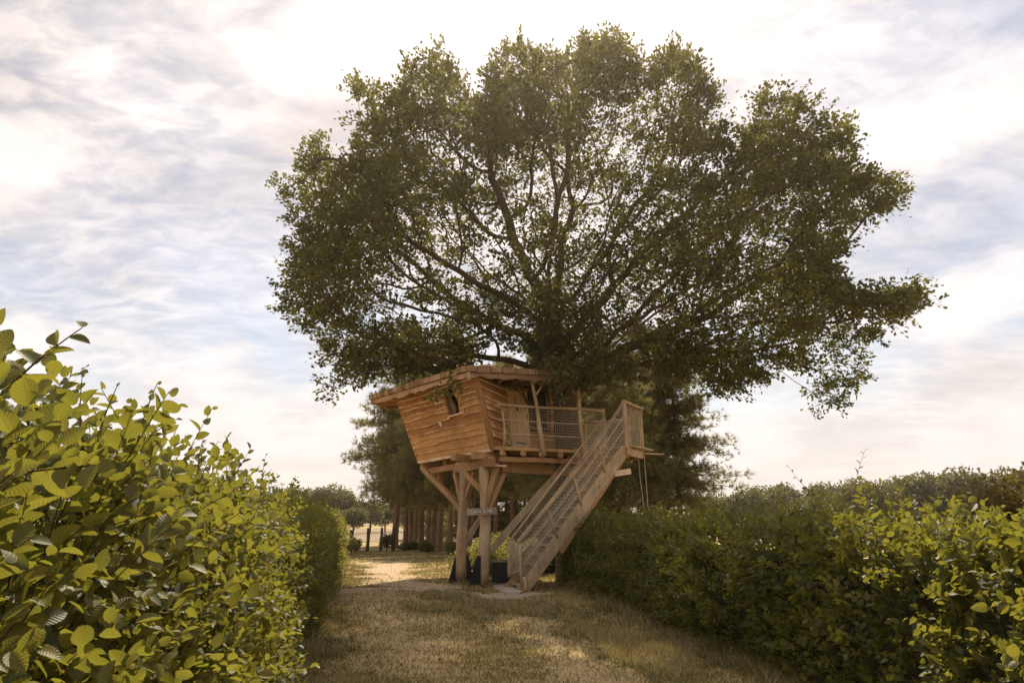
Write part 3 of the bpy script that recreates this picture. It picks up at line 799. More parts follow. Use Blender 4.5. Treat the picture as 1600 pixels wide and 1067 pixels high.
# roof
E = [vec(-4.72, 22.35, 5.52), vec(-1.22, 17.95, 5.52), vec(2.12, 19.75, 5.74), vec(2.5, 21.6, 5.8), vec(1.8, 25.3, 5.7), vec(-2.6, 26.6, 5.6)]
PEAK = vec(-0.9, 22.2, 6.30)
def make_roof():
    roof = empty('roof', PEAK, house)
    n = len(E); top = [e + vec(0, 0, 0.22) for e in E]
    inset = [e + (vec(PEAK.x, PEAK.y, e.z) - e) * 0.02 for e in E]
    V = [e + vec(0, 0, 0.05) for e in inset] + [e + vec(0, 0, 0.20) for e in inset] + [PEAK + vec(0, 0, -0.10), PEAK]
    F = [(i, (i + 1) % n, n + (i + 1) % n, n + i) for i in range(n)] + [((i + 1) % n, i, 2 * n) for i in range(n)] + [(n + i, n + (i + 1) % n, 2 * n + 1) for i in range(n)]
    obj('roof_boarding', new_mesh('roof_boarding', V, F, M_DARKWOOD), roof)
    rr = np.random.RandomState(2)
    for e in range(n):
        a, b = E[e], E[(e + 1) % n]; L = (b - a).length; d = (b - a) / L
        inn = vec(0, 0, 1).cross(d); 
        if inn.dot(PEAK - a) < 0: inn = -inn
        slope = (inn + vec(0, 0, 0.16)).normalized()
        for course in range(3 if e < 2 else 1):
            x = 0.0
            while x < L - 0.02:
                w = min(rr.uniform(0.22, 0.34) * (1.0 if e != 1 else 1.35), L - x)
                p = a + d * (x + w / 2) + slope * (course * 0.30) + vec(0, 0, 0.135 + course * 0.045 + rr.uniform(-.008, .012))
                if course: 
                    lim = 0.30 * course
                    if x < lim * 0.6 or x > L - lim * 0.6: x += w; continue
                s0 = p - slope * (0.02 + rr.uniform(0, 0.035)); s1 = p + slope * 0.34
                beam('shingle', s0, s1, w - 0.03, 0.15 if course == 0 else 0.06, M_SHING, roof, up=d.cross(slope) if d.cross(slope).z > 0 else -d.cross(slope), bev=0.008, wob=0.003)
                x += w
        # wavy eave board
        k = int(L / 0.07); V = []; ph = rr.rand(5) * 6.28
        for i in range(k + 1):
            t = i / k; x = t * L
            saw = (x * 1.35 + ph[4]) % 1.0
            drop = 0.055 + 0.045 * abs(math.sin(2.6 * x + ph[0])) + 0.05 * saw * (0.5 + 0.5 * math.sin(1.3 * x + ph[1])) + 0.015 * math.sin(13 * x + ph[2])
            q = a + d * x + inn * 0.06
            V += [q + vec(0, 0, 0.055), q + vec(0, 0, -drop), q + inn * 0.05 + vec(0, 0, -drop), q + inn * 0.05 + vec(0, 0, 0.055)]
        F = []
        for i in range(k):
            for j in range(4): F.append((i * 4 + j, i * 4 + (j + 1) % 4, i * 4 + 4 + (j + 1) % 4, i * 4 + 4 + j))
        F += [(3, 2, 1, 0), (k * 4, k * 4 + 1, k * 4 + 2, k * 4 + 3)]
        M, _ = frame_x(a, b); Mi = M.inverted()
        me = new_mesh('eave_board', [Mi @ v for v in V], F, M_SHING)
        bm = bmesh.new(); bm.from_mesh(me); bmesh.ops.recalc_face_normals(bm, faces=bm.faces); bm.to_mesh(me); bm.free()
        obj('eave_board', me, roof, M)
    # soffit boards and rafters of the overhang
    for i, (u, v) in enumerate(((0.02, 0.10), (0.2, 0.24), (0.4, 0.42), (0.6, 0.6), (0.8, 0.78))):
        p = E[0] + (E[1] - E[0]) * u + vec(0, 0, 0.0); q = L_t + (A_t - L_t) * v
        q = vec(q.x, q.y, 5.56)
        inn = (vec(PEAK.x, PEAK.y, 5.56) - p).normalized()
        beam('rafter', p + inn * 0.12, q + inn * 0.3, 0.09, 0.10, M_BEAM, roof)
    beam('rafter', E[0] + vec(.30, .10, -.05), L_t + vec(.1, .3, -.10), 0.10, 0.12, M_BEAM, roof)
    for u in (0.12, 0.32, 0.52, 0.72, 0.9):
        p = E[1] + (E[2] - E[1]) * u; inn = (vec(PEAK.x, PEAK.y, p.z) - p).normalized()
        beam('rafter', p + inn * 0.12 + vec(0, 0, -.01), p + inn * 2.3 + vec(0, 0, 0.12), 0.08, 0.10, M_BEAM, roof)
make_roof()

# deck
DF = vec(2.72, 20.2, FL); N_T = vec(3.10, 18.90, FL)
Dk = [vec(A_b.x + .02, A_b.y - .12, FL), DF, vec(2.84, 19.72, FL), N_T, vec(3.78, 19.85, FL), vec(3.7, 21.6, FL), vec(2.4, 22.4, FL), vec(R_b.x + .02, R_b.y, FL), B_b]
def make_deck():
    deck = empty('deck', Dk[0], house)
    a, b = Dk[0], Dk[1]; d = (b - a).normalized(); nrm = vec(-d.y, d.x, 0)
    # boards run along the front edge
    for i in range(15):
        off = 0.005 + i * 0.152
        o = a + nrm * (off + 0.07)
        # clip the board line with the deck polygon
        ts = []
        pl = Dk
        for k in range(len(pl)):
            p, q = pl[k], pl[(k + 1) % len(pl)]
            dp, dq = (p - o).dot(nrm), (q - o).dot(nrm)
            if (dp > 0) != (dq > 0):
                s = dp / (dp - dq); ts.append((p + (q - p) * s - o).dot(d))
        ts.sort()
        for t0, t1 in zip(ts[::2], ts[1::2]):
            if t1 - t0 > 0.15: beam('deck_board', o + d * t0 + vec(0, 0, .0), o + d * t1, 0.14, 0.045, M_GREY, deck)
    # the landing's boards
    for i in range(6):
        p = N_T + vec(-.02, .02, 0.004) + (vec(3.78, 19.85, FL) - N_T) * (i / 6.0) ; q = vec(2.84, 19.72, FL) + vec(0, 0, 0.004) + (vec(3.5, 20.6, FL) - vec(2.84, 19.72, FL)) * (i / 6.0)
        beam('deck_board', p, q, 0.16, 0.04, M_GREY, deck)
    # front edge board, joists with sawn log ends
    beam('edge_board', a + vec(0, 0, -.03) - nrm * .02, b + vec(0, 0, -.03) - nrm * .02, 0.04, 0.085, M_BEAM, deck)
    for t in (0.06, 0.24, 0.40, 0.57, 0.73, 0.9):
        p = a + (b - a) * t - nrm * 0.12 + vec(0, 0, -0.15); q = p + vec(0.15, 2.4, 0)
        pole('joist', p, q, 0.085, 0.085, M_BEAM, deck, 0.01)
    beam('joist', N_T + vec(.10, -.08, -.12), vec(2.95, 20.6, FL - .12), 0.12, 0.20, M_BEAM, deck)
    beam('joist', vec(3.74, 19.78, FL - .12), vec(3.4, 21.3, FL - .12), 0.12, 0.18, M_BEAM, deck)
    beam('fascia', N_T + vec(.06, -.02, -.14), vec(3.72, 19.72, FL - .14), 0.05, 0.20, M_GREY, deck)
    beam('ledge_board', N_T + vec(.16, .06, .03), vec(4.02, 19.95, FL + .02), 0.20, 0.035, M_GREY, deck)
    beam('ledge_board', vec(3.7, 20.0, FL - .06), vec(4.45, 20.35, FL - .06), 0.14, 0.035, M_GREY, deck)
    return deck
deck = make_deck()

# rope nets, made of real strands
def net(name, quad, nu, nv, parent, r=0.0055, diag=False, sag=0.02, seed=0):
    p00, p10, p11, p01 = [np.array(q) for q in quad]
    rr = np.random.RandomState(seed); ph = rr.rand(6) * 6.28
    nn = unit(np.cross(p10 - p00, p01 - p00))
    def S(u, v):
        w = sag * math.sin(math.pi * v) * (1 + 0.6 * math.sin(7 * u + ph[0])) + 0.012 * math.sin(19 * u + ph[1]) * math.sin(9 * v + ph[2])
        du = 0.006 * math.sin(23 * v + ph[3] + 5 * u)
        u = u + du
        return p00 * (1 - u) * (1 - v) + p10 * u * (1 - v) + p01 * (1 - u) * v + p11 * u * v + nn * w
    acc = Acc()
    if not diag:
        for i in range(nu + 1): acc.add(tube([S(i / nu, j / 6) for j in range(7)], [r] * 7, 3))
        for j in range(nv + 1): acc.add(tube([S(i / 16, j / nv) for i in range(17)], [r] * 17, 3))
    else:
        k = nu / nv
        for s in (1, -1):
            for i in range(-nv, nu + nv + 1):
                pts = []
                for j in range(0, nv * 1 + 1):
                    u = (i + s * j) / nu; v = j / nv
                    if -1e-6 <= u <= 1 + 1e-6: pts.append(S(u, v))
                if len(pts) > 1: acc.add(tube(pts, [r] * len(pts), 3))
        for v in (0, 1): acc.add(tube([S(i / 24, v) for i in range(25)], [r * 1.6] * 25, 4))
    o = acc.build(name, M_ROPE, parent); return o
def rope(name, p0, p1, r, parent, sag=0.03, n=14):
    p0, p1 = np.array(p0), np.array(p1)
    acc = Acc(); acc.add(tube([p0 + (p1 - p0) * i / n - np.array((0, 0, sag * math.sin(math.pi * i / n))) for i in range(n + 1)], [r] * (n + 1), 5))
    return acc.build(name, M_ROPE, parent)

def make_railing():
    ra = empty('deck_railing', Dk[0], house)
    a, b = Dk[0], Dk[1]; d = (b - a).normalized(); nrm = vec(-d.y, d.x, 0); H = 1.16
    pole('handrail', a + vec(0.08, -.06, H + .02), b + vec(.02, 0, H + .04), 0.038, 0.048, M_LOG, ra, 0.03)
    up = vec(0, 0, H)
    q0 = a + d * 0.30
    net('rope_net', [q0 + vec(0, 0, .02), b + vec(0, 0, .02), b + up, q0 + up], 48, 15, ra, 0.0034, seed=3)
    for z in (0.40, 0.78): rope('rope', a + d * 0.2 + vec(0, 0, z), b + vec(0, 0, z), 0.011, ra, 0.02)
    pole('newel_post', b + vec(0, 0, -.25), b + vec(0.0, 0, H + .12), 0.06, 0.05, M_LOG, ra)
    # gnarled stick where the net starts
    pole('gnarled_stick', q0 + vec(0, -.02, -.05), q0 + vec(-.05, -.02, H - .1), 0.035, 0.025, M_LOG, ra, 0.06)
    # back side of the deck
    c, e = Dk[5], Dk[6]
    pole('handrail', vec(3.7, 20.2, FL + H), c + up, 0.04, 0.04, M_LOG, ra); pole('handrail', c + up, e + up, 0.04, 0.04, M_LOG, ra)
    pole('newel_post', c + vec(0, 0, -.2), c + vec(0, 0, H + .1), 0.055, 0.05, M_LOG, ra); pole('newel_post', e + vec(0, 0, -.2), e + vec(0, 0, H + .1), 0.055, 0.05, M_LOG, ra)
    net('rope_net', [c, e, e + up, c + up], 22, 14, ra, 0.005, seed=5)
    # landing end
    n0 = N_T + vec(.05, .08, 0); n1 = vec(3.74, 19.84, FL)
    pole('newel_post', n0 + vec(0, 0, -.30), n0 + vec(0.0, 0, H + .14), 0.07, 0.062, M_LOG, ra)
    pole('newel_post', n1 + vec(0, 0, -.1), n1 + vec(0, 0, H + .04), 0.062, 0.058, M_LOG, ra)
    beam('handrail', n0 + vec(-.04, -.05, H + .12), n1 + vec(.08, .10, H + .06), 0.12, 0.05, M_GREY, ra)
    net('rope_net', [n0 + vec(0, 0, .05), n1 + vec(0, 0, .05), n1 + up, n0 + up], 12, 16, ra, 0.007, seed=6)
    pole('rail_stick', n0 + vec(.05, .05, 0.35), n1 + vec(-.2, -.2, 0.75), 0.015, 0.012, M_LOG, ra, .05)
    pole('rail_stick', n0 + vec(.05, .05, 0.85), n1 + vec(-.2, -.2, 0.55), 0.015, 0.012, M_LOG, ra, .05)
make_railing()
# porch posts carrying the roof
for t, (tx, ty) in ((0.43, (-.02, .05)), (0.80, (.0, -.05))):
    p = Dk[0] + (Dk[1] - Dk[0]) * t + vec(0.03, -.14, -.20)
    et = E[1] + (E[2] - E[1]) * (t * 1.12 + 0.04); q = vec(et.x + tx * 2 + .05, et.y + .25, et.z + 0.02)
    pole('porch_post', p, q, 0.070, 0.048, M_LOG, house, 0.045)
    m = p + (q - p) * 0.74
    pole('porch_brace', m, q + vec(.42, .18, -.02), 0.028, 0.025, M_LOG, house, 0.02)
    if t > 0.6: pole('porch_brace', m + vec(0, 0, .06), q + vec(-.40, -.1, -.05), 0.022, 0.02, M_LOG, house, 0.02)

# supporting posts with steel shoes
PR = vec(at(754, 917, 19.2).x, 19.2, 0); PL = vec(at(721, 911, 20.5).x, 20.5, 0)
for i, (p, zt) in enumerate(((PR, 3.14), (PL, 3.10))):
    po = pole('post', p + vec(0, 0, 0.06), p + vec(0.02, 0, zt), 0.165, 0.142, M_LOG, house, 0.05, 14)
    for sgn in ((-1, 1) if i else (-1,)):
        # triangular steel fin
        x0 = 0.10 * sgn; V = []
        for y in (-0.02, 0.02):
            V += [p + vec(x0, y - .06, 0.02), p + vec(x0 + sgn * 0.27, y - .06, 0.02), p + vec(x0 + sgn * 0.075, y - .06, 0.76), p + vec(x0, y - .06, 0.76)]
        obj('steel_shoe', new_mesh('steel_shoe', V, [(0, 1, 2, 3), (7, 6, 5, 4), (0, 4, 5, 1), (1, 5, 6, 2), (2, 6, 7, 3), (3, 7, 4, 0)], M_STEEL), po)
    if i == 0:
        beam('steel_shoe', p + vec(-.10, -.165, .02), p + vec(-.10, -.165, .80), 0.10, 0.03, M_STEEL, po, up=(0, -1, 0), bev=0)
    V = []
    for z in (0.012, 0.05):
        V += [p + vec(-.36, -.2, z), p + vec(.36 if i else .2, -.2, z), p + vec(.36 if i else .2, .2, z), p + vec(-.36, .2, z)]
    obj('steel_base_plate', new_mesh('steel_base_plate', V, [(3, 2, 1, 0), (4, 5, 6, 7), (0, 1, 5, 4), (1, 2, 6, 5), (2, 3, 7, 6), (3, 0, 4, 7)], M_STEEL), po)
    beam('brace', p + vec(-.05, -.02, 2.06 if i else 2.5), (vec(-2.86, 22.0, 3.36) if i else p + vec(-.78, .0, 3.24)), 0.13, 0.15, M_BEAM, house)
# braces and beams beneath the hut
dpp = (PL - PR).normalized()
beam('beam', PR - dpp * 0.55 + vec(0.0, 0, 3.22), PL + dpp * 0.55 + vec(0, 0, 3.20), 0.21, 0.22, M_BEAM, house)
beam('brace', PR + vec(.08, -.04, 2.05), PR + vec(.36, -.14, 3.12), 0.15, 0.14, M_BEAM, house)
beam('brace', PR + vec(.10, .05, 2.0), PR + vec(.60, .45, 3.14), 0.13, 0.14, M_BEAM, house)
beam('brace', PL + vec(.06, -.04, 2.25), PL + vec(.36, -.44, 3.08), 0.11, 0.12, M_BEAM, house)
beam('brace', PL + vec(-.06, 0.04, 2.3), PL + vec(-.28, .40, 3.08), 0.11, 0.12, M_BEAM, house)
beam('brace', PL + vec(.08, .05, 1.12), PL + vec(.75, 1.1, 2.2), 0.10, 0.15, M_GREY, house)
beam('beam', PR + vec(-.85, .02, 3.42), PR + vec(1.0, 2.6, 3.42), 0.18, 0.19, M_BEAM, house)
beam('beam', PR + vec(-.30, -.22, 3.44), PR + vec(.45, .25, 3.44), 0.20, 0.20, M_BEAM, house)
beam('beam', PR + vec(.22, -.30, 3.16), PR + vec(.58, -.05, 3.16), 0.20, 0.05, M_SAP, house)
beam('beam', PR + vec(.20, -.26, 3.30), PR + vec(1.2, 2.8, 3.36), 0.16, 0.22, M_BEAM, house)
beam('beam', PR + vec(.42, -.18, 3.34), vec(2.75, 20.5, 3.36), 0.14, 0.13, M_BEAM, house)
beam('beam', PR + vec(.46, .25, 3.15), vec(2.5, 21.2, 3.12), 0.18, 0.26, M_BEAM, house)
beam('beam', L_b + vec(.06, .02, -.19), L_b + vec(1.9, 1.2, -.19), 0.18, 0.20, M_BEAM, house)
beam('beam', L_b + vec(.9, -.9, -.16), L_b + vec(2.9, .6, -.16), 0.16, 0.16, M_BEAM, house)
beam('beam', L_b + vec(.35, .05, -.35), A_b + vec(-.5, .9, -.35), 0.16, 0.16, M_BEAM, house)
pole('beam', vec(-2.4, 23.2, 2.9), vec(-2.4, 23.2, 3.4), .11, .11, M_BEAM, house)
# long raking board behind the stairs
beam('raking_board', at(767, 860, 20.25), at(903, 703, 20.35), 0.10, 0.20, M_GREY, house)

# staircase
def make_stairs():
    st = empty('staircase', vec(0.25, 17.85, 0), house)
    n0 = vec(0.24, 17.85, 0.02); n1 = vec(3.08, 18.92, FL - 0.10)
    run = vec(n1.x - n0.x, n1.y - n0.y, 0); dh = run.normalized(); wv = vec(-dh.y, dh.x, 0) * 0.80
    sl = (n1 - n0).normalized()
    up = vec(0, 0, 1)
    beam('stringer', n0 - sl * 0.05, n1 + sl * 0.05, 0.06, 0.30, M_GREY, st)
    beam('stringer', n0 + wv - sl * 0.05, n1 + wv + sl * 0.05, 0.06, 0.30, M_GREY, st)
    nt = 15
    for i in range(nt):
        t = (i + 0.55) / (nt + 0.1); p = n0 + (n1 - n0) * t
        beam('tread', p + wv * 0.03 + dh * .02, p + wv * 0.97 + dh * .02, 0.26, 0.045, M_GREY, st)
    # brace below the near stringer
    beam('stair_brace', n1 + vec(.02, .12, -.14), n0 + (n1 - n0) * 0.30 + vec(.14, .09, -.16), 0.09, 0.14, M_BEAM, st)
    beam('stair_brace', n1 + vec(-.30, .02, -.62), n1 + vec(.16, .10, -.55), 0.16, 0.15, M_SAP, st)
    # hand rails
    r0 = vec(0.16, 17.82, 1.16); r1 = N_T + vec(.04, .08, 1.27); rm = r0 + (r1 - r0) * 0.72 + vec(.02, -.02, -.16)
    M, L = frame_x(r0, r1); Mi = np.array(M.inverted())
    ctrl = [r0, r0 + (rm - r0) * .33, r0 + (rm - r0) * .66 + vec(0, 0, -.02), rm, rm + (r1 - rm) * .5 + vec(0, 0, .01), r1]
    def rail(pts, rad):
        acc = Acc(); P = []
        for a, b in zip(pts[:-1], pts[1:]):
            for k in range(3): P.append(np.array(a + (b - a) * (k / 3)))
        P.append(np.array(pts[-1])); P = np.array(P); Q = P.copy(); Q[1:-1] = (P[:-2] + P[1:-1] * 2 + P[2:]) / 4
        VV, FF = tube(list(Q), np.linspace(rad, rad * .72, len(Q)), 9); FF = list(FF)
        M, _ = frame_x(pts[0], pts[-1]); Mi = M.inverted()
        VV = [Mi @ Vector(v) for v in VV]; FF += [tuple(range(9))[::-1], tuple(range(len(VV) - 9, len(VV)))]
        obj('handrail', new_mesh('handrail', VV, FF, M_GREY, smooth=True), st, M)
    rail(ctrl, 0.072)
    f0 = vec(-0.06, 18.5, 1.18); f1 = DF + vec(-.02, -.42, 1.0)
    rail([f0, f0 + (f1 - f0) * .5, f1], 0.04)
    pole('newel_post', n0 + vec(.02, -.05, 0.05), r0 + vec(0.05, 0, 0.02), 0.05, 0.042, M_LOG, st)
    pole('newel_post', n0 + wv + vec(-.02, 0, 0.28), f0 + vec(.03, 0, 0.02), 0.055, 0.05, M_LOG, st)
    pole('newel_post', n0 + vec(.10, -.08, 0.0), n0 + vec(.06, -.07, .34), 0.07, 0.06, M_LOG, st)
    for t in (0.27, 0.50, 0.745):
        s = n0 + (n1 - n0) * (t + .055) + vec(0, -.04, 0.10); q = r0 + (r1 - r0) * (t - .02)
        q.z -= 0.04
        pole('baluster', s, q, 0.030, 0.034, M_LOG, st, 0.02)
    # nets
    lo0 = n0 + vec(0, 0, .30); lo1 = n1 + vec(0, 0, .18)
    net('rope_net', [lo0, lo1, r1, r0], 40, 10, st, 0.0032, True, 0.03, 7)
    net('rope_net', [lo0 + wv, lo1 + wv, f1, f0], 40, 10, st, 0.0030, True, 0.03, 8)
    net('rope_net', [n0 + wv + vec(-.02, 0, .32), n0 + vec(-.02, 0, .5), r0, f0], 12, 12, st, 0.0048, True, 0.03, 9)
    for f in (0.33, 0.64):
        rope('rope', lo0.lerp(r0, f), lo1.lerp(r1, f), 0.013, st, 0.10)
        rope('rope', (lo0 + wv).lerp(f0, f), (lo1 + wv).lerp(f1, f), 0.011, st, 0.08)
    rope('rope', n0 + wv + vec(0, 0, .32), n0 + vec(0.03, -.03, .52), 0.014, st, -.02)
make_stairs()

# sign nailed to the right-hand post
def make_sign():
    c = at(753, 799, 18.98)
    root = empty('name_sign', c); tag(root, 'small wooden name board with white handwriting nailed to the front post', 'sign')
    a = c + vec(-.40, 0, -.022); b = c + vec(.40, -.02, .022)
    bo = beam('board', a, b, 0.03, 0.185, M_SIGN, root)
    x = (b - a).normalized(); z = x.cross(vec(0, 1, 0)).normalized() * -1
    if z.z < 0: z = -z
    o = a + vec(0, -.024, 0)
    # handwriting: strokes in board units (x 0..0.8, z -0.09..0.09)
    strokes = [[(.165, .045), (.15, .06), (.125, .05), (.105, .015), (.10, -.025), (.115, -.045), (.14, -.04), (.165, -.02)],
               [(.205, .0), (.19, .012), (.175, 0), (.175, -.022), (.19, -.03), (.207, -.012), (.207, .008), (.21, -.028), (.225, -.02), (.235, .055), (.228, -.028), (.245, -.03), (.252, -.01), (.24, .006), (.262, -.01),
                (.285, .008), (.27, .008), (.268, -.02), (.28, -.028), (.29, 0.005), (.294, -.028), (.308, .0), (.312, -.028), (.322, .005), (.334, .004), (.338, -.028), (.352, -.012), (.368, .004), (.362, .012), (.352, -.008), (.36, -.028), (.385, -.015)],
               [(.475, .05), (.46, .058), (.445, .04), (.455, .02), (.475, .005), (.48, -.018), (.462, -.032), (.44, -.02)],
               [(.49, .005), (.492, -.024), (.508, -.026), (.518, .008), (.52, -.026), (.535, 0), (.545, .008), (.548, -.026), (.562, .006), (.574, .0), (.576, -.026), (.592, -.012), (.604, .004), (.596, .012), (.588, -.01), (.598, -.026), (.618, .0),
                (.63, .05), (.626, -.022), (.64, -.024), (.652, 0.0)], [(.612, .022), (.648, .026)], [(.66, -.012), (.676, .004), (.668, .012), (.66, -.01), (.67, -.026), (.70, -.01)]]
    acc = Acc()
    for s in strokes:
        acc.add(tube([np.array(o + x * (p[0] + .0) + z * p[1]) for p in s], [0.0062] * len(s), 4))
    acc.build('lettering', M_WHITE, root)
make_sign()
def make_plaque():
    c = S1(0.41, 0.50); c = at(682.5, 665, 20.6)
    # lie on the wall plane
    dn = (c - L_b).dot(N1); c = c - N1 * (dn - 0.066)
    ux = (A_b - L_b).normalized(); uz = N1.cross(ux)
    root = empty('round_plaque', c); tag(root, 'small round white plaque with dark figure on the planked wall', 'plaque')
    def disc(r, out, th, mat, name, sq=1.0):
        n = 20; V = [c + (ux * math.cos(2 * math.pi * i / n) * r + uz * math.sin(2 * math.pi * i / n) * r * sq) + N1 * out for i in range(n)]
        V += [v - N1 * th for v in V]
        obj(name, new_mesh(name, V, [tuple(range(n)), tuple(range(n, 2 * n))[::-1]] + [(i, n + i, n + (i + 1) % n, (i + 1) % n) for i in range(n)], mat), root)
    disc(0.075, 0.0, 0.03, M_WHITE, 'plate')
    V = [c + (ux * p[0] + uz * p[1]) + N1 * 0.004 for p in ((-.022, -.03), (.022, -.03), (.026, .0), (.0, .04), (-.02, .01))]; k = len(V); V += [v - N1 * .003 for v in V]
    obj('figure', new_mesh('figure', V, [tuple(range(k))] + [(i, k + i, k + (i + 1) % k, (i + 1) % k) for i in range(k)], M_INK), root)
make_plaque()
def make_box():
    x0, x1, y0, y1, h = -0.56, 0.06, 19.72, 20.5, 0.60
    root = empty('black_trough', vec((x0 + x1) / 2, (y0 + y1) / 2, 0)); tag(root, 'low black box with pale rim behind the foot of the stairs', 'box')
    V = [vec(x0, y0, 0), vec(x1, y0, 0), vec(x1, y1, 0), vec(x0, y1, 0)]; V += [v + vec(0, 0, h) for v in V]
    obj('panel', new_mesh('panel', V, [(0, 1, 5, 4), (1, 2, 6, 5), (2, 3, 7, 6), (3, 0, 4, 7), (4, 5, 6, 7)], M_BLACK), root)
    beam('rim', vec(x0 - .03, y0 - .01, h + .017), vec(x1 + .02, y0 - .01, h + .017), 0.05, 0.03, M_TRIM, root)
    beam('rim', vec(x0 - .03, y1, h + .017), vec(x1 + .02, y1, h + .017), 0.05, 0.03, M_TRIM, root)
make_box()
def make_slab():
    pts = [atz(*q, 0.0) for q in ((770, 918), (792, 914), (803, 917), (822, 922), (812, 929), (795, 929), (780, 924))]
    o = slab('stepping_slab', pts, -0.02, 0.055, M_SLAB, None); tag(o, 'pale flat stepping slab at the foot of the stairs', 'slab')
make_slab()
def make_ropes():
    for (a, b, lab) in (((996, 708, 20.6), (1008, 812, 20.6), 'thin rope hanging below the landing, the nearer to the stairs'), ((1002, 640, 20.2), (1014, 820, 20.3), 'thin knotted rope hanging past the ledge board, the outer one of two')):
        p, q = at(*a), at(*b); acc = Acc()
        n = 12
        P = [np.array(p.lerp(q, i / n)) + np.array((0.005 * math.sin(i * .9), 0, 0)) for i in range(n + 1)]
        acc.add(tube(P, [0.010] * (n + 1), 5)); o = acc.build('hanging_rope', M_ROPE); tag(o, lab, 'rope', 'ropes hanging from the landing')
make_ropes()
#MID
# ---------------------------------------------------------------- hedges
CAM = np.array((0, 0, EYE))
def hedge_surface(Y, s, side, a, b, H, bulge):
    """Y along the hedge, s in metres up the face then over the top; returns point and outward normal"""
    r = 0.35
    Hs = H - r
    arc = r * math.pi / 2
    off = np.zeros_like(s); z = np.zeros_like(s); nx = np.zeros_like(s); nz = np.zeros_like(s)
    f = s < Hs
    t = np.clip(s / Hs, 0, 1)
    bul = bulge * np.sin(np.pi * np.clip(t * 0.9 + 0.05, 0, 1))
    off = np.where(f, -bul, 0); z = np.where(f, s, 0); nx = np.where(f, 1.0, 0); nz = np.where(f, 0.15, 0)
    g = (~f) & (s < Hs + arc); an = np.clip((s - Hs) / r, 0, math.pi / 2)
    bend = -bulge * math.sin(math.pi * 0.95)
    off = np.where(g, bend + r * (1 - np.cos(an)), off); z = np.where(g, Hs + r * np.sin(an), z); nx = np.where(g, np.cos(an), nx); nz = np.where(g, np.sin(an), nz)
    h = s >= Hs + arc
    off = np.where(h, bend + r + (s - Hs - arc), off); z = np.where(h, H, z); nz = np.where(h, 1.0, nz)
    P0 = np.stack([Y, s], 1)
    w = (vnoise(P0, 0.8, 91, 3) - 0.5) * 0.46 + (vnoise(P0, 2.7, 92, 2) - 0.5) * 0.24
    X = a + b * Y + side * off
    n = np.stack([-side * nx, np.zeros_like(s) - 0.0, nz], 1); n = unit(n)
    P = np.stack([X, Y, z], 1) + n * w[:, None]
    return P, n, Hs + arc
def visible_leaf_score(pos, size):
    px, py, zc = project(pos)
    ok = (zc > 0.4) & (px > -30) & (px < 1630) & (py > -30) & (py < 1097)
    d = np.linalg.norm(pos - CAM, axis=1)
    return np.where(ok, size / d, 0), d
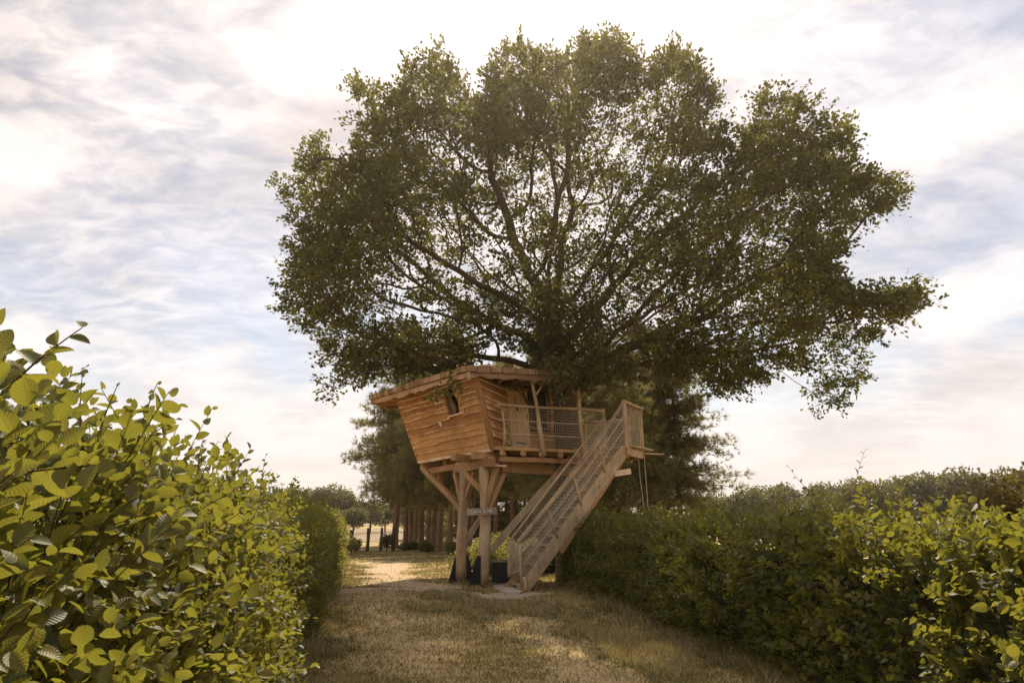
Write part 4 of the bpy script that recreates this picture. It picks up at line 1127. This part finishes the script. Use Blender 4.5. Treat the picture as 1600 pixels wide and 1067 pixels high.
def make_hedge(name, label, side, a, b, y0, y1, H, bulge, dens, seed, end_round=True, extra=(), face_bias=None, mind=0.8, leafsz=(0.050, 0.082)):
    global rng
    rr = np.random.RandomState(seed)
    root = empty(name, vec(a + b * (y0 + y1) / 2 + side * 0.6, (y0 + y1) / 2, 0)); tag(root, label, 'hedge')
    # opaque core hull; inner twigs and their shade are put into its dark colour
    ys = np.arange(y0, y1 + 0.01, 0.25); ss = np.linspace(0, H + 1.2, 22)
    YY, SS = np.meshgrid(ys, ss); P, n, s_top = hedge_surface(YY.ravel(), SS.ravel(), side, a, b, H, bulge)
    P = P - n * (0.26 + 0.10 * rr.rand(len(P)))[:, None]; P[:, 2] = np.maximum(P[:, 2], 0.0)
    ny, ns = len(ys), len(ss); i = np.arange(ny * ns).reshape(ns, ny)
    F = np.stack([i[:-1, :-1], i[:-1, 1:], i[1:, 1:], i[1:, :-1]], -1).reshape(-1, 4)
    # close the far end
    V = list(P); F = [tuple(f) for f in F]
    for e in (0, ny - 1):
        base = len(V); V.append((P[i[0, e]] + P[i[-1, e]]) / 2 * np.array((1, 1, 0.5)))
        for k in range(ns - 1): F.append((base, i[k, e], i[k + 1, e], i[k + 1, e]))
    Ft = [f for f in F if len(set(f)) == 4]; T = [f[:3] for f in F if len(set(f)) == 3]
    me = new_mesh('shade_core', V, Ft + T, M_HEDGE_IN, smooth=False)
    o = obj('shade_core', me, root); o['kind'] = 'stuff'
    # shoots
    N = 0; Ys, Ss = [], []
    edges = np.arange(y0, y1, 0.5)
    for e in edges:
        xx = a + b * e; d = math.hypot(max(0.3, abs(xx)), e)
        dn = dens(d)
        k = rr.poisson(dn * 0.5 * (H + 1.0))
        Ys.append(rr.uniform(e, e + 0.5, k)); Ss.append(rr.uniform(0.05, s_top + 0.75, k))
    Y = np.concatenate(Ys); S = np.concatenate(Ss)
    P, n, _ = hedge_surface(Y, S, side, a, b, H, bulge)
    if end_round:      # far end of the hedge
        k = int(dens(20) * 2.5 * 1.2); xe = rr.uniform(0, 1.3, k); ze = rr.uniform(0.05, H, k)
        P2 = np.stack([a + b * y1 + side * xe, y1 + 0.05 + 0.2 * rr.rand(k) - 0.15 * (ze / H) ** 2, ze], 1); n2 = np.tile(np.array((-side * 0.3, 0.9, 0.3)), (k, 1))
        k3 = k; P3 = P2.copy(); P3[:, 1] = y0 - 0.1; n3 = n2 * np.array((1, -1, 1))
        P = np.concatenate([P, P2]); n = np.concatenate([n, n2])
    m = len(P)
    dist = np.linalg.norm(P - CAM, axis=1)
    depth = rr.rand(m) ** 1.5 * 0.22
    top = n[:, 2] > 0.6
    depth = np.where(rr.rand(m) < np.where(top, 0.22, 0.10), -rr.rand(m) ** 1.5 * np.where(top, 0.26, 0.16), depth)
    P = P - n * depth[:, None]
    sd = unit(n * 0.65 + np.array((0, 0, 0.55)) + rr.randn(m, 3) * 0.45)
    scale = np.where(dist > 14, 1.35, np.where(dist > 8, 1.12, 1.0))
    K = 7
    slen = rr.uniform(0.14, 0.26, m) * scale
    # leaves alternate along each shoot
    t = (np.arange(K) + 0.5) / K
    sidev = unit(np.cross(sd, rr.randn(m, 3)))
    pos = P[:, None] + sd[:, None] * (slen[:, None] * t[None])[..., None]
    alt = np.where(np.arange(K) % 2 == 0, 1.0, -1.0)
    ldir = unit(sd[:, None] * 0.75 + sidev[:, None] * alt[None, :, None] * 0.85 + rr.randn(m, K, 3) * 0.25)
    ln = unit(np.cross(sd, sidev)); ln = ln * np.sign(ln[:, 2:3] + 1e-6)
    toward = np.array((0.15, 0.2, 0.9))
    lnn = unit(ln[:, None] * 0.7 + toward * 0.5 + rr.randn(m, K, 3) * 0.40)
    size = rr.uniform(leafsz[0], leafsz[1], (m, K)) * scale[:, None] * (0.65 + 0.5 * np.sin(np.pi * np.clip(t * 0.9 + 0.1, 0, 1)))[None]
    pos = pos.reshape(-1, 3); ldir = ldir.reshape(-1, 3); lnn = lnn.reshape(-1, 3); size = size.ravel()
    out = np.repeat(-depth, K)
    keep = (pos[:, 2] > 0.02) & (np.linalg.norm(pos - CAM, axis=1) > mind); pos, ldir, lnn, size, out = pos[keep], ldir[keep], lnn[keep], size[keep], out[keep]
    # stray long shoots standing out of the hedge, with their own stems
    acc = Acc()
    ep, ed, en, es = [], [], [], []
    for (p0, p1, nl, ls) in extra:
        p0, p1 = np.array(p0), np.array(p1); d = p1 - p0; L = np.linalg.norm(d); d = d / L
        sv = unit(np.cross(d, np.array((0.3, 1, 0.2)))); bend = rr.uniform(0.02, 0.06) * L
        pt = [p0 + d * L * q + sv * bend * math.sin(math.pi * q) for q in np.linspace(0, 1, 9)]
        acc.add(tube(pt, np.linspace(0.0034, 0.0012, 9) * max(1, L * 1.6), 5))
        for k in range(nl):
            q = 0.12 + 0.88 * k / (nl - 1); c = p0 + d * L * q + sv * bend * math.sin(math.pi * q)
            ep.append(c); ed.append(unit(d * 0.7 + sv * (1 if k % 2 else -1) * 0.8 + rr.randn(3) * 0.2)); en.append(unit(np.array((0.2, -0.75, 0.5)) + rr.randn(3) * 0.5))
            es.append(ls * (1.15 - 0.75 * q) * rr.uniform(0.85, 1.15))
    if ep:
        pos = np.concatenate([pos, ep]); ldir = np.concatenate([ldir, ed]); lnn = np.concatenate([lnn, en]); size = np.concatenate([size, es]); out = np.concatenate([out, np.full(len(ep), 0.5)])
    # stems of the nearer shoots
    near = np.where(dist < 7)[0]
    near = near[rr.rand(len(near)) < 0.6]
    for j in near: acc.add(tube([P[j] - sd[j] * 0.10, P[j] + sd[j] * slen[j] * 0.95], [0.0026, 0.0012], 3))
    for yy in np.arange(y0 + .2, min(y1, y0 + 14), 0.45):    # upright stems in the hedge
        q = a + b * yy + side * (0.35 + 0.2 * rr.rand())
        acc.add(tube([(q, yy, 0), (q + rr.randn() * .08, yy + rr.randn() * .1, H * .5), (q + rr.randn() * .12, yy + rr.randn() * .15, H * .9)], [0.022, 0.016, 0.006], 5))
    acc.build('stems', M_TWIG, root)
    score, d = visible_leaf_score(pos, size)
    score = np.where(out > -0.07, score, score * 0.55)
    order = np.argsort(-score); big = order[:300]; rest = order[300:]
    # the 300 largest leaves, each its own mesh object
    mes = []
    for q, tm in enumerate(T_HORN_HI):
        me = np_mesh('hornbeam_leaf', tm[0], tm[1], M_HORN, uv=tm[2], smooth=True); mes.append(me)
    X, Yv, Z = frames(ldir[big], lnn[big])
    for k, j in enumerate(big):
        M = Matrix(((X[k][0], Yv[k][0], Z[k][0], 0), (X[k][1], Yv[k][1], Z[k][1], 0), (X[k][2], Yv[k][2], Z[k][2], 0), (0, 0, 0, 1)))
        M = Matrix.Translation(pos[j]) @ M @ Matrix.Diagonal((size[j], size[j], size[j], 1))
        obj('leaf', mes[k % 6], root, M)
    nd = d[rest]
    for nm, sel, tm in (('near_foliage', nd < 3.2, T_HORN_MID), ('middle_foliage', (nd >= 3.2) & (nd < 9), T_HORN_LO), ('far_foliage', nd >= 9, T_KITE)):
        ii = rest[sel]
        if len(ii) == 0: continue
        me = leaf_cloud(nm, pos[ii], ldir[ii], lnn[ii], size[ii], tm, M_HORN, rr.rand(len(ii)))
        if tm is not T_KITE: me.polygons.foreach_set('use_smooth', np.ones(len(me.polygons), bool))
        o = obj(nm, me, root); o['kind'] = 'stuff'
    print(name, 'leaves', len(pos))

left_extra = [(at(-20, 640, 1.35), at(128, 512, 1.45), 8, 0.085), (at(-10, 560, 1.25), at(0, 488, 1.3), 4, 0.06), (at(40, 720, 1.5), at(100, 590, 1.7), 7, 0.075), (at(130, 690, 2.0), at(128, 590, 2.1), 7, 0.055),
              (at(215, 690, 2.2), at(245, 600, 2.3), 7, 0.055), (at(150, 700, 2.0), at(182, 605, 2.1), 7, 0.05), (at(225, 690, 2.6), at(275, 655, 2.7), 5, 0.055), (at(310, 730, 3.4), at(318, 684, 3.5), 6, 0.06),
              (at(408, 770, 5.5), at(415, 712, 5.6), 7, 0.07), (at(455, 785, 7.5), at(462, 745, 7.6), 6, 0.08)]
make_hedge('hornbeam_hedge', 'tall sunlit hornbeam hedge on the left with large ribbed leaves close up', -1, -0.72, -0.217, 0.55, 29.5, 1.74, 0.06,
           lambda d: 290 if d < 3.5 else (200 if d < 8 else (115 if d < 14 else 70)), 5, True, left_extra, leafsz=(0.034, 0.074))
right_extra = [(at(1335, 775, 6.8), at(1352, 702, 6.9), 9, 0.085), (at(1350, 775, 6.8), at(1398, 742, 6.8), 7, 0.07), (at(1275, 775, 7.6), at(1232, 728, 7.7), 6, 0.06), (at(1120, 790, 9.8), at(1114, 756, 9.8), 4, 0.075),
               (at(1000, 790, 14), at(972, 755, 14), 7, 0.10), (at(1190, 790, 8.8), at(1188, 760, 8.8), 4, 0.07), (at(960, 800, 16), at(966, 760, 16), 7, 0.12), (at(1060, 790, 12), at(1045, 748, 12), 6, 0.09)]
make_hedge('hornbeam_hedge', 'broad shaded hornbeam hedge on the right running up to the staircase', 1, 3.78, -0.108, 2.6, 20.8, 1.54, 0.10,
           lambda d: 145 if d < 7.5 else (120 if d < 12 else 95), 11, True, right_extra, leafsz=(0.052, 0.092))

# ---------------------------------------------------------------- trees and shrubs behind
def needle_tmpl():
    V, F = [], []
    rr = np.random.RandomState(1)
    for k in range(11):
        d = unit(rr.randn(3) * 0.55 + np.array((0, 0.75, 0.15))); s = unit(np.cross(d, rr.randn(3)))
        b = len(V); l = rr.uniform(0.7, 1.0); o = rr.randn(3) * 0.06 + np.array((0, 0.25 * rr.rand(), 0))
        V += [o - s * 0.035, o + s * 0.035, o + d * l]; F.append((b, b + 1, b + 2))
    return np.array(V), np.array(F), None
T_NEEDLE = needle_tmpl()
def pine_variant(seed, H, R, zlow, tr_r=0.17):
    rr = np.random.RandomState(seed)
    tr = Acc(); br = Acc(); lean = rr.randn(2) * 0.5
    zz = np.linspace(-0.1, H, 12)
    tp = [np.array((lean[0] * (max(z, 0) / H) ** 1.5 + 0.06 * math.sin(z * .7 + seed), lean[1] * (max(z, 0) / H) ** 1.5, z)) for z in zz]
    tr.add(tube(tp, [tr_r * (1 - 0.88 * (z / H)) * (1.25 if z < 0.3 else 1) for z in zz], 9))
    pos, dr = [], []
    z = zlow
    while z < H - 0.3:
        t = (z - zlow) / (H - zlow)
        nb = rr.randint(4, 7)
        for q in range(nb):
            an = rr.rand() * 6.28; L = R * (1 - t ** 1.4 * 0.85) * rr.uniform(0.55, 1.1) * (0.8 + 0.2 * min(1, t * 6))
            d = np.array((math.cos(an), math.sin(an), rr.uniform(-0.1, 0.35)))
            base = np.array((lean[0] * (z / H) ** 1.5, lean[1] * (z / H) ** 1.5, z))
            pts = [base + d * L * s + np.array((0, 0, -0.18 * L * s * s * (1.2 - t))) for s in np.linspace(0, 1, 5)]
            br.add(tube(pts, np.linspace(0.045, 0.010, 5) * (1.2 - .6 * t), 4))
            nt = int(17 * L) + 7
            for s in rr.uniform(0.25, 1.05, nt):
                c = base + d * L * s + np.array((0, 0, -0.18 * L * s * s * (1.2 - t))) + rr.randn(3) * np.array((0.26, 0.26, 0.18)) * (0.6 + 0.5 * L / R)
                pos.append(c); dr.append(unit(d * 0.6 + rr.randn(3) * 0.55 + np.array((0, 0, 0.35))))
        z += rr.uniform(0.38, 0.62)
    pos = np.array(pos); dr = np.array(dr)
    tone = np.clip(0.5 + (vnoise(pos, 0.9, seed, 2) - 0.5) * 1.2 + rr.randn(len(pos)) * 0.2, 0, 0.999)
    global rng
    me_c = leaf_cloud('crown', pos, dr, unit(rr.randn(len(pos), 3)), rr.uniform(0.30, 0.50, len(pos)), T_NEEDLE, M_PINE, tone)
    V = np.array(tr.V); me_t = np_mesh('trunk', V, np.array(tr.F), M_PINEBARK, smooth=True)
    me_b = np_mesh('branches', np.array(br.V), np.array(br.F), M_PINEBARK, smooth=True)
    return me_t, me_c, me_b
PV = [pine_variant(21, 13.0, 3.3, 3.3), pine_variant(22, 12.0, 3.0, 3.5, 0.13), pine_variant(23, 14.0, 3.8, 3.0, 0.19), pine_variant(24, 12.5, 2.6, 4.0, 0.145), pine_variant(25, 11.0, 3.4, 0.7)]
def add_tree(name, label, cat, group, loc, rz, s, mt, mc, mb=None):
    r = bpy.data.objects.new(name, None); M = Matrix.Translation(loc) @ Matrix.Rotation(rz, 4, 'Z') @ Matrix.Diagonal((s, s, s, 1)); link(r, None, M)
    tag(r, label, cat, group)
    for nm, me in (('trunk', mt), ('crown', mc), ('branches', mb)):
        if me is None: continue
        o = link(bpy.data.objects.new(nm, me), r, M)
        if nm != 'trunk': o['kind'] = 'stuff'
    return r
ORD = ['first', 'second', 'third', 'fourth', 'fifth', 'sixth', 'seventh', 'eighth', 'ninth', 'tenth', 'eleventh', 'twelfth']
pl_left = [(618, 47, 2, 1.12), (633, 50, 0, 1.06), (647, 46, 1, 1.05), (657, 49, 2, 1.0), (669, 44, 3, 1.05), (688, 42, 2, 1.0), (702, 40.5, 3, 1.0), (640, 53, 2, 1.1), (678, 48, 0, 1.1)]
for k, (px, Y, v, s) in enumerate(pl_left):
    g = at(px, 850, Y)
    add_tree('pine_tree', ('bushy pine left of the log posts behind the track, %s trunk from the left' % ORD[k] if k < 7 else 'pine filling the gap behind the left row of trunks, %s of two' % ('left one', 'right one')[k - 7]), 'tree', 'pines behind the tree house', (g.x, Y, 0), k * 1.3, s, *PV[v])
pl_mid = [(735, 43, 3, .9), (772, 39, 1, .92), (802, 37, 3, .85), (838, 36, 1, .9), (862, 34, 3, .9), (893, 33, 2, .75), (925, 37, 3, .85)]
for k, (px, Y, v, s) in enumerate(pl_mid):
    g = at(px, 850, Y)
    add_tree('pine_tree', 'dark pine seen under the deck between posts and stairs, %s from the left' % ORD[k], 'tree', 'pines behind the tree house', (g.x, Y, 0), k * 2.1 + .4, s, *PV[v])
pl_right = [(948, 31, 3, .86), (968, 33, 1, .80), (985, 28.5, 0, .70), (1012, 33, 2, .82), (1042, 31, 0, .80), (1066, 31, 2, .72)]
for k, (px, Y, v, s) in enumerate(pl_right):
    g = at(px, 850, Y)
    add_tree('pine_tree', 'feathery pine right of the staircase behind the hedge, %s from the left' % ORD[k], 'tree', 'pines behind the tree house', (g.x, Y, 0), k * 1.7 + 2, s, *PV[v])

def blob_mesh(seed, n, rx, ry, rz, lsz, mat, tmpl=T_KITE, hollow=0.45, zc=None, lobes=7, stem=True):
    """broadleaf crown or shrub: leaves on several uneven lobes"""
    rr = np.random.RandomState(seed); zc = rz if zc is None else zc
    ctr = unit(rr.randn(lobes, 3)) * rr.uniform(0.15, 0.62, (lobes, 1)); ctr[:, 2] = np.abs(ctr[:, 2]) * 0.9 - 0.15
    rad = rr.uniform(0.32, 0.58, lobes)
    which = rr.randint(0, lobes, n); v = unit(rr.randn(n, 3))
    p = ctr[which] + v * (rad[which] * (hollow + (1.06 - hollow) * rr.rand(n) ** 0.6))[:, None]
    q = p * np.array((rx, ry, rz)) + np.array((0, 0, zc)); keep = q[:, 2] > 0.02; q = q[keep]; v = v[keep]
    m = len(q)
    me = leaf_cloud('crown', q, unit(v * 0.7 + rr.randn(m, 3) * 0.7), unit(np.array((0, 0, 0.8)) + rr.randn(m, 3) * 0.6), rr.uniform(lsz * 0.7, lsz * 1.3, m), tmpl, mat,
                    np.clip(0.5 + (vnoise(q, 1.6 / rx, seed, 2) - 0.5) * 1.2 + rr.randn(m) * .2, 0, 0.999))
    acc = Acc(); c = ctr[0] * np.array((rx, ry, rz)) * 0.4 + np.array((0, 0, zc))
    acc.add(tube([(0, 0, -.05), (0.02 * rx, 0, zc * 0.4), (c[0] * .5, c[1] * .5, zc * 0.8), c], [0.06 * rz, 0.05 * rz, 0.035 * rz, 0.012 * rz], 7))
    mt = np_mesh('trunk', np.array(acc.V), np.array(acc.F), M_OAKBARK, smooth=True)
    return mt, me
rear = [(652, 72), (676, 68), (705, 62), (733, 54), (762, 55), (790, 52), (818, 54), (846, 50), (874, 52), (902, 50), (930, 50), (958, 48)]
for k, (px, Y) in enumerate(rear):
    g = at(px, 850, Y)
    add_tree('pine_tree', 'pine of the rear row closing the wood, %s from the left' % ORD[k], 'tree', 'rear row of the pine wood', (g.x, Y, 0), k * 0.9, .95, *PV[4])
# shrubs near the house
SH = [blob_mesh(31, 6500, 1.2, 1.0, 1.0, 0.085, M_SHRUB, zc=.5), blob_mesh(32, 6500, 1.0, 1.0, 1.2, 0.075, M_YELSHRUB, zc=.7, lobes=10), blob_mesh(33, 6000, 1.5, 1.1, 0.8, 0.09, M_SHRUB, zc=.35)]
shrubs = [(785, 24.5, 0, 1.15, 'dark green shrub behind the black box under the tree house'), (772, 23.2, 1, .82, 'fresh yellow-green shrub behind the right-hand log post'), (742, 27, 2, 1.0, 'low dark shrub seen between the two log posts'),
          (826, 23.8, 0, 1.0, 'dark shrub behind the staircase net'), (712, 38, 2, .8, 'low shrub at the pine feet beside the left log post'), (668, 40, 0, .6, 'low bramble bush in front of the pine trunks, nearer the posts'),
          (645, 43, 2, .7, 'low bramble bush in front of the pine trunks, nearer the fence'), (925, 22.6, 1, 1.15, 'pale yellow-green shrub rising behind the hedge beside the stair foot'), (985, 20.6, 1, 1.28, 'tall pale shrub with loose tips behind the hedge below the ropes'),
          (1030, 21.5, 1, 1.35, 'pale green shrub behind the hedge, right of the hanging ropes'), (880, 24.5, 0, 1.2, 'dark shrub under the deck behind the stairs'), (1076, 22.5, 0, 1.25, 'mid green shrub behind the hedge, rightmost below the pines'), (852, 27, 2, 1.3, 'low dark shrub in the shade under the landing')]
for k, (px, Y, v, s, lab) in enumerate(shrubs):
    g = at(px, 850, Y)
    add_tree('shrub', lab, 'shrub', None, (g.x, Y, 0), k * 1.1, s, *SH[v])
# beyond the right hedge
RB = blob_mesh(41, 6500, 2.2, 2.0, 1.55, 0.14, M_FAR); TH = blob_mesh(42, 16000, 1.5, 1.4, 1.6, 0.085, M_THUJA, lobes=13, hollow=.3)
g = at(1150, 790, 26); add_tree('round_shrub', 'small round shrub peeping over the right hedge near the pines', 'shrub', None, (g.x, 26, 0), 0, .62, *SH[0]).location.z = 0.6
g = at(1262, 780, 30); add_tree('round_shrub', 'broad grey-green shrub showing above the middle of the right hedge', 'shrub', None, (g.x, 30, 0), 1, 1.05, *RB)
g = at(1590, 760, 9.5); add_tree('thuja_bush', 'rusty green thuja bush above the right hedge at the picture edge', 'shrub', None, (g.x, 9.5, 0), .5, .92, *TH)
# far trees along the horizon
FT = [blob_mesh(51, 6000, 4.6, 4.2, 4.2, 0.42, M_FAR, zc=4.6, lobes=9), blob_mesh(52, 6000, 5.4, 4.6, 3.6, 0.42, M_FAR, zc=3.9, lobes=9), blob_mesh(53, 5000, 3.6, 3.6, 3.4, 0.38, M_FAR, zc=3.6, lobes=8)]
far_l = [(372, 120, 1, 1.0), (410, 126, 0, 1.0), (446, 120, 2, 1.2), (478, 118, 1, 1.05), (505, 110, 0, 1.0), (532, 112, 2, 1.05), (552, 100, 1, .62), (578, 118, 0, .72), (602, 125, 1, .75), (622, 128, 2, .9), (650, 125, 0, .9)]
for k, (px, Y, v, s) in enumerate(far_l):
    g = at(px, 825, Y)
    add_tree('far_tree', 'far round tree on the field edge left of the pines, %s from the left' % ORD[k], 'tree', 'far trees across the field', (g.x, Y, 0), k * 1.9, s, *FT[v])
far_r = [(1120, 120, 1, 1.0), (1175, 120, 0, 1.05), (1222, 115, 2, 1.25), (1300, 118, 1, 1.3), (1345, 110, 0, 1.15), (1390, 115, 1, 1.25), (1430, 105, 0, 1.2), (1472, 108, 1, 1.35), (1515, 100, 0, 1.25), (1560, 104, 1, 1.35), (1610, 100, 0, 1.25)]
for k, (px, Y, v, s) in enumerate(far_r):
    g = at(px, 815, Y)
    add_tree('far_tree', 'far tree on the skyline beyond the right hedge, %s from the left' % ORD[k], 'tree', 'far trees beyond the right hedge', (g.x, Y, 0), k * 2.3, s, *FT[v])

# fence posts at the field
posts = [(547, 40, 1.25, 'dark fence post nearest the end of the left hedge'), (574, 42, 1.35, 'dark fence post in the middle of the field gap, second from the hedge'), (595, 43, 1.35, 'slimmer dark fence post, third from the hedge'), (614, 42.5, 1.4, 'dark fence post with ivy, nearest the pines')]
for k, (px, Y, h, lab) in enumerate(posts):
    g = at(px, 850, Y); o = pole('fence_post', (g.x, Y, -.1), (g.x + .02, Y, h), .11 if k != 2 else .085, .10 if k != 2 else .08, M_POST, None, 0.02)
    tag(o, lab, 'fence post', 'fence posts by the field')
IV = blob_mesh(61, 1500, .45, .4, .62, 0.10, M_SHRUB); IY = blob_mesh(62, 1200, .5, .4, .55, 0.10, M_YELSHRUB)
g = at(606, 850, 42.8); add_tree('climbing_plant', 'ivy clump growing round the fence post by the pines', 'plant', None, (g.x, 42.4, 0), 0, 1.05, *IV)
g = at(548, 850, 38); add_tree('roadside_weed', 'yellowish weed clump at the end of the left hedge', 'plant', None, (g.x, 38, 0), 0, 1.0, *IY)
g = at(556, 850, 39.5); add_tree('roadside_weed', 'dark weed clump beside the first fence post', 'plant', None, (g.x, 39.5, 0), 0, .8, *IV)

# ---------------------------------------------------------------- grass
def make_grass():
    rr = np.random.RandomState(77)
    P = []
    for (ya, yb, dens) in ((4.5, 7, 5200), (7, 10, 3300), (10, 15, 1700), (15, 24, 900), (24, 44, 260)):
        xa, xb = -0.75 - 0.217 * yb - 0.3, 3.9 - 0.1 * ya if ya < 20 else 6
        n = int(dens * (yb - ya) * (xb - xa)); q = np.stack([rr.uniform(xa, xb, n), rr.uniform(ya, yb, n)], 1)
        q = q[(q[:, 0] > -0.75 - 0.217 * q[:, 1])]; P.append(q)
    P = np.concatenate(P)
    sm = sand_mask(P); dm = dry_mask(P)
    tuft = vnoise(P, 6.0, 55, 2)
    keep = (rr.rand(len(P)) > np.clip(sm * 1.7, 0, 0.97)) & (rr.rand(len(P)) < 0.35 + 1.1 * np.clip(tuft - 0.25, 0, 1) * (1.2 - 0.6 * dm))
    P, dm = P[keep], dm[keep]; n = len(P)
    # longer grass along the hedge feet
    foot = np.minimum(np.abs(P[:, 0] - (-0.72 - 0.217 * P[:, 1])), np.abs(P[:, 0] - (3.78 - 0.108 * P[:, 1])) + (P[:, 1] > 21) * 9)
    h = rr.uniform(0.025, 0.065, n) * (1.25 - 0.5 * dm) * (1 + 2.2 * np.exp(-(foot / 0.25) ** 2)) * (1 + 0.015 * P[:, 1])
    w = (0.0028 + 0.00042 * P[:, 1]) * rr.uniform(0.7, 1.3, n)
    an = rr.rand(n) * 6.283; z = ground_z(P)
    b = np.stack([P[:, 0], P[:, 1], z - 0.003], 1); sx = np.stack([np.cos(an), np.sin(an), np.zeros(n)], 1) * w[:, None]
    lean = rr.randn(n, 2) * 0.45
    tip = b + np.stack([lean[:, 0] * h, lean[:, 1] * h, h], 1)
    tone = np.clip(dm * 0.80 + rr.randn(n) * 0.20 + 0.06, 0, 0.999)
    # taller tufts: in the green patches, and weeds along the hedge feet
    nt = 2600; T = np.stack([rr.uniform(-4.5, 3.8, nt), rr.uniform(4.6, 19, nt) ** 1.0], 1)
    nf = 700; yf = rr.uniform(4.6, 20, nf); Lf = rr.rand(nf) < 0.45
    Tf = np.stack([np.where(Lf, -0.62 - 0.217 * yf, 3.66 - 0.108 * yf) + rr.randn(nf) * 0.10, yf], 1)
    td = dry_mask(T); T = T[(rr.rand(nt) > td * 1.15) & (T[:, 0] > -0.7 - 0.217 * T[:, 1]) & (T[:, 0] < 3.7 - 0.108 * T[:, 1])]
    ring = []
    for (cx, cy, rad) in ((PR.x, PR.y, .26), (PL.x, PL.y, .30), (0.3, 17.75, .35), (-.25, 19.65, .38), (-.15, 17.5, .45)):
        for q in range(34): an = rr.rand() * 6.283; ring.append((cx + math.cos(an) * rad * rr.uniform(.9, 1.35), cy + math.sin(an) * rad * rr.uniform(.9, 1.35)))
    T = np.concatenate([T, np.array(ring)])
    big = np.concatenate([np.zeros(len(T)), np.ones(nf)]); T = np.concatenate([T, Tf]); sm2 = sand_mask(T); k_ = (sm2 < 0.25) | ((np.arange(len(T)) >= len(T) - nf - len(ring)) & (sm2 < .8)); T, big = T[k_], big[k_]
    kb = 16; q = np.repeat(T, kb, 0) + rr.randn(len(T) * kb, 2) * 0.035; bg = np.repeat(big, kb); mq = len(q)
    h2 = rr.uniform(0.05, 0.11, mq) * (1 + 1.6 * bg * rr.rand(mq)); a2 = rr.rand(mq) * 6.283; w2 = (0.0026 + 0.0003 * q[:, 1]) * rr.uniform(.8, 1.4, mq)
    b2 = np.stack([q[:, 0], q[:, 1], ground_z(q) - .003], 1); s2 = np.stack([np.cos(a2), np.sin(a2), np.zeros(mq)], 1) * w2[:, None]
    t2 = b2 + np.stack([rr.randn(mq) * .5 * h2, rr.randn(mq) * .5 * h2, h2], 1)
    b = np.concatenate([b, b2]); sx = np.concatenate([sx, s2]); tip = np.concatenate([tip, t2]); tone = np.concatenate([tone, np.clip(rr.rand(mq) * 0.45 + (rr.rand(mq) < .15) * .4, 0, .999)]); n = len(b)
    V = np.stack([b - sx, b + sx, tip], 1).reshape(-1, 3); F = np.arange(3 * n).reshape(n, 3)
    m = leafmat('grass_blade', [(0.075, 0.092, 0.024), (0.115, 0.125, 0.034), (0.30, 0.23, 0.09), (0.50, 0.37, 0.17), (0.60, 0.46, 0.24)], (0.32, 0.27, 0.09), 0.3, 0.6)
    o = obj('grass', np_mesh('grass', V, F, m, attrs={'rnd': np.repeat(tone, 3)})); tag(o, 'short dry grass blades of the mown path', 'grass', kind='stuff')
    print('grass', n)
make_grass()

def make_litter():
    rr = np.random.RandomState(5); n = 2600
    P = np.stack([rr.uniform(-4.2, 3.6, n), rr.uniform(4.6, 20, n)], 1)
    foot = np.minimum(np.abs(P[:, 0] - (-0.72 - 0.217 * P[:, 1])), np.abs(P[:, 0] - (3.78 - 0.108 * P[:, 1])))
    P = P[(P[:, 0] > -0.7 - 0.217 * P[:, 1]) & (P[:, 0] < 3.7 - 0.108 * P[:, 1]) & (rr.rand(n) < 0.25 + 0.75 * np.exp(-foot / 0.5))]; n = len(P)
    pos = np.concatenate([P, (ground_z(P) + 0.03 + 0.02 * rr.rand(n))[:, None]], 1)
    a = rr.rand(n) * 6.283
    m = leafmat('fallen_leaf', [(0.20, 0.12, 0.05), (0.32, 0.20, 0.08), (0.42, 0.29, 0.13), (0.16, 0.14, 0.05)], (0.2, 0.14, 0.05), 0.2)
    me = leaf_cloud('leaf_litter', pos, np.stack([np.cos(a), np.sin(a), rr.randn(n) * .25], 1), unit(np.array((0, 0, 1.0)) + rr.randn(n, 3) * 0.35), rr.uniform(0.04, 0.085, n), T_HORN_LO, m, rr.rand(n))
    o = obj('leaf_litter', me); tag(o, 'dry fallen leaves scattered over the grass', 'leaves', kind='stuff')
make_litter()
# ---------------------------------------------------------------- haze added to lift the shadows and glow towards the sun
def make_haze():
    V = [(x, y, z) for z in (-1.0, 23.5) for (x, y) in ((-3050, -1550), (3050, -1550), (3050, 4050), (-3050, 4050))]
    F = [(3, 2, 1, 0), (4, 5, 6, 7), (0, 1, 5, 4), (1, 2, 6, 5), (2, 3, 7, 6), (3, 0, 4, 7)]
    m = bpy.data.materials.new('glow_haze'); m.use_nodes = True; t = NT(m.node_tree); t.n.clear()
    out = t.add('ShaderNodeOutputMaterial')
    v = t.add('ShaderNodeVolumePrincipled', {'Color': (1.0, 0.86, 0.68, 1), 'Density': HAZE, 'Anisotropy': 0.78})
    t.l.new(v.outputs[0], out.inputs['Volume'])
    o = obj('haze', new_mesh('haze', V, F, m)); tag(o, 'thin warm haze added for sun glow and lifted shadows', 'haze', kind='stuff')
HAZE = 0.0006
make_haze()
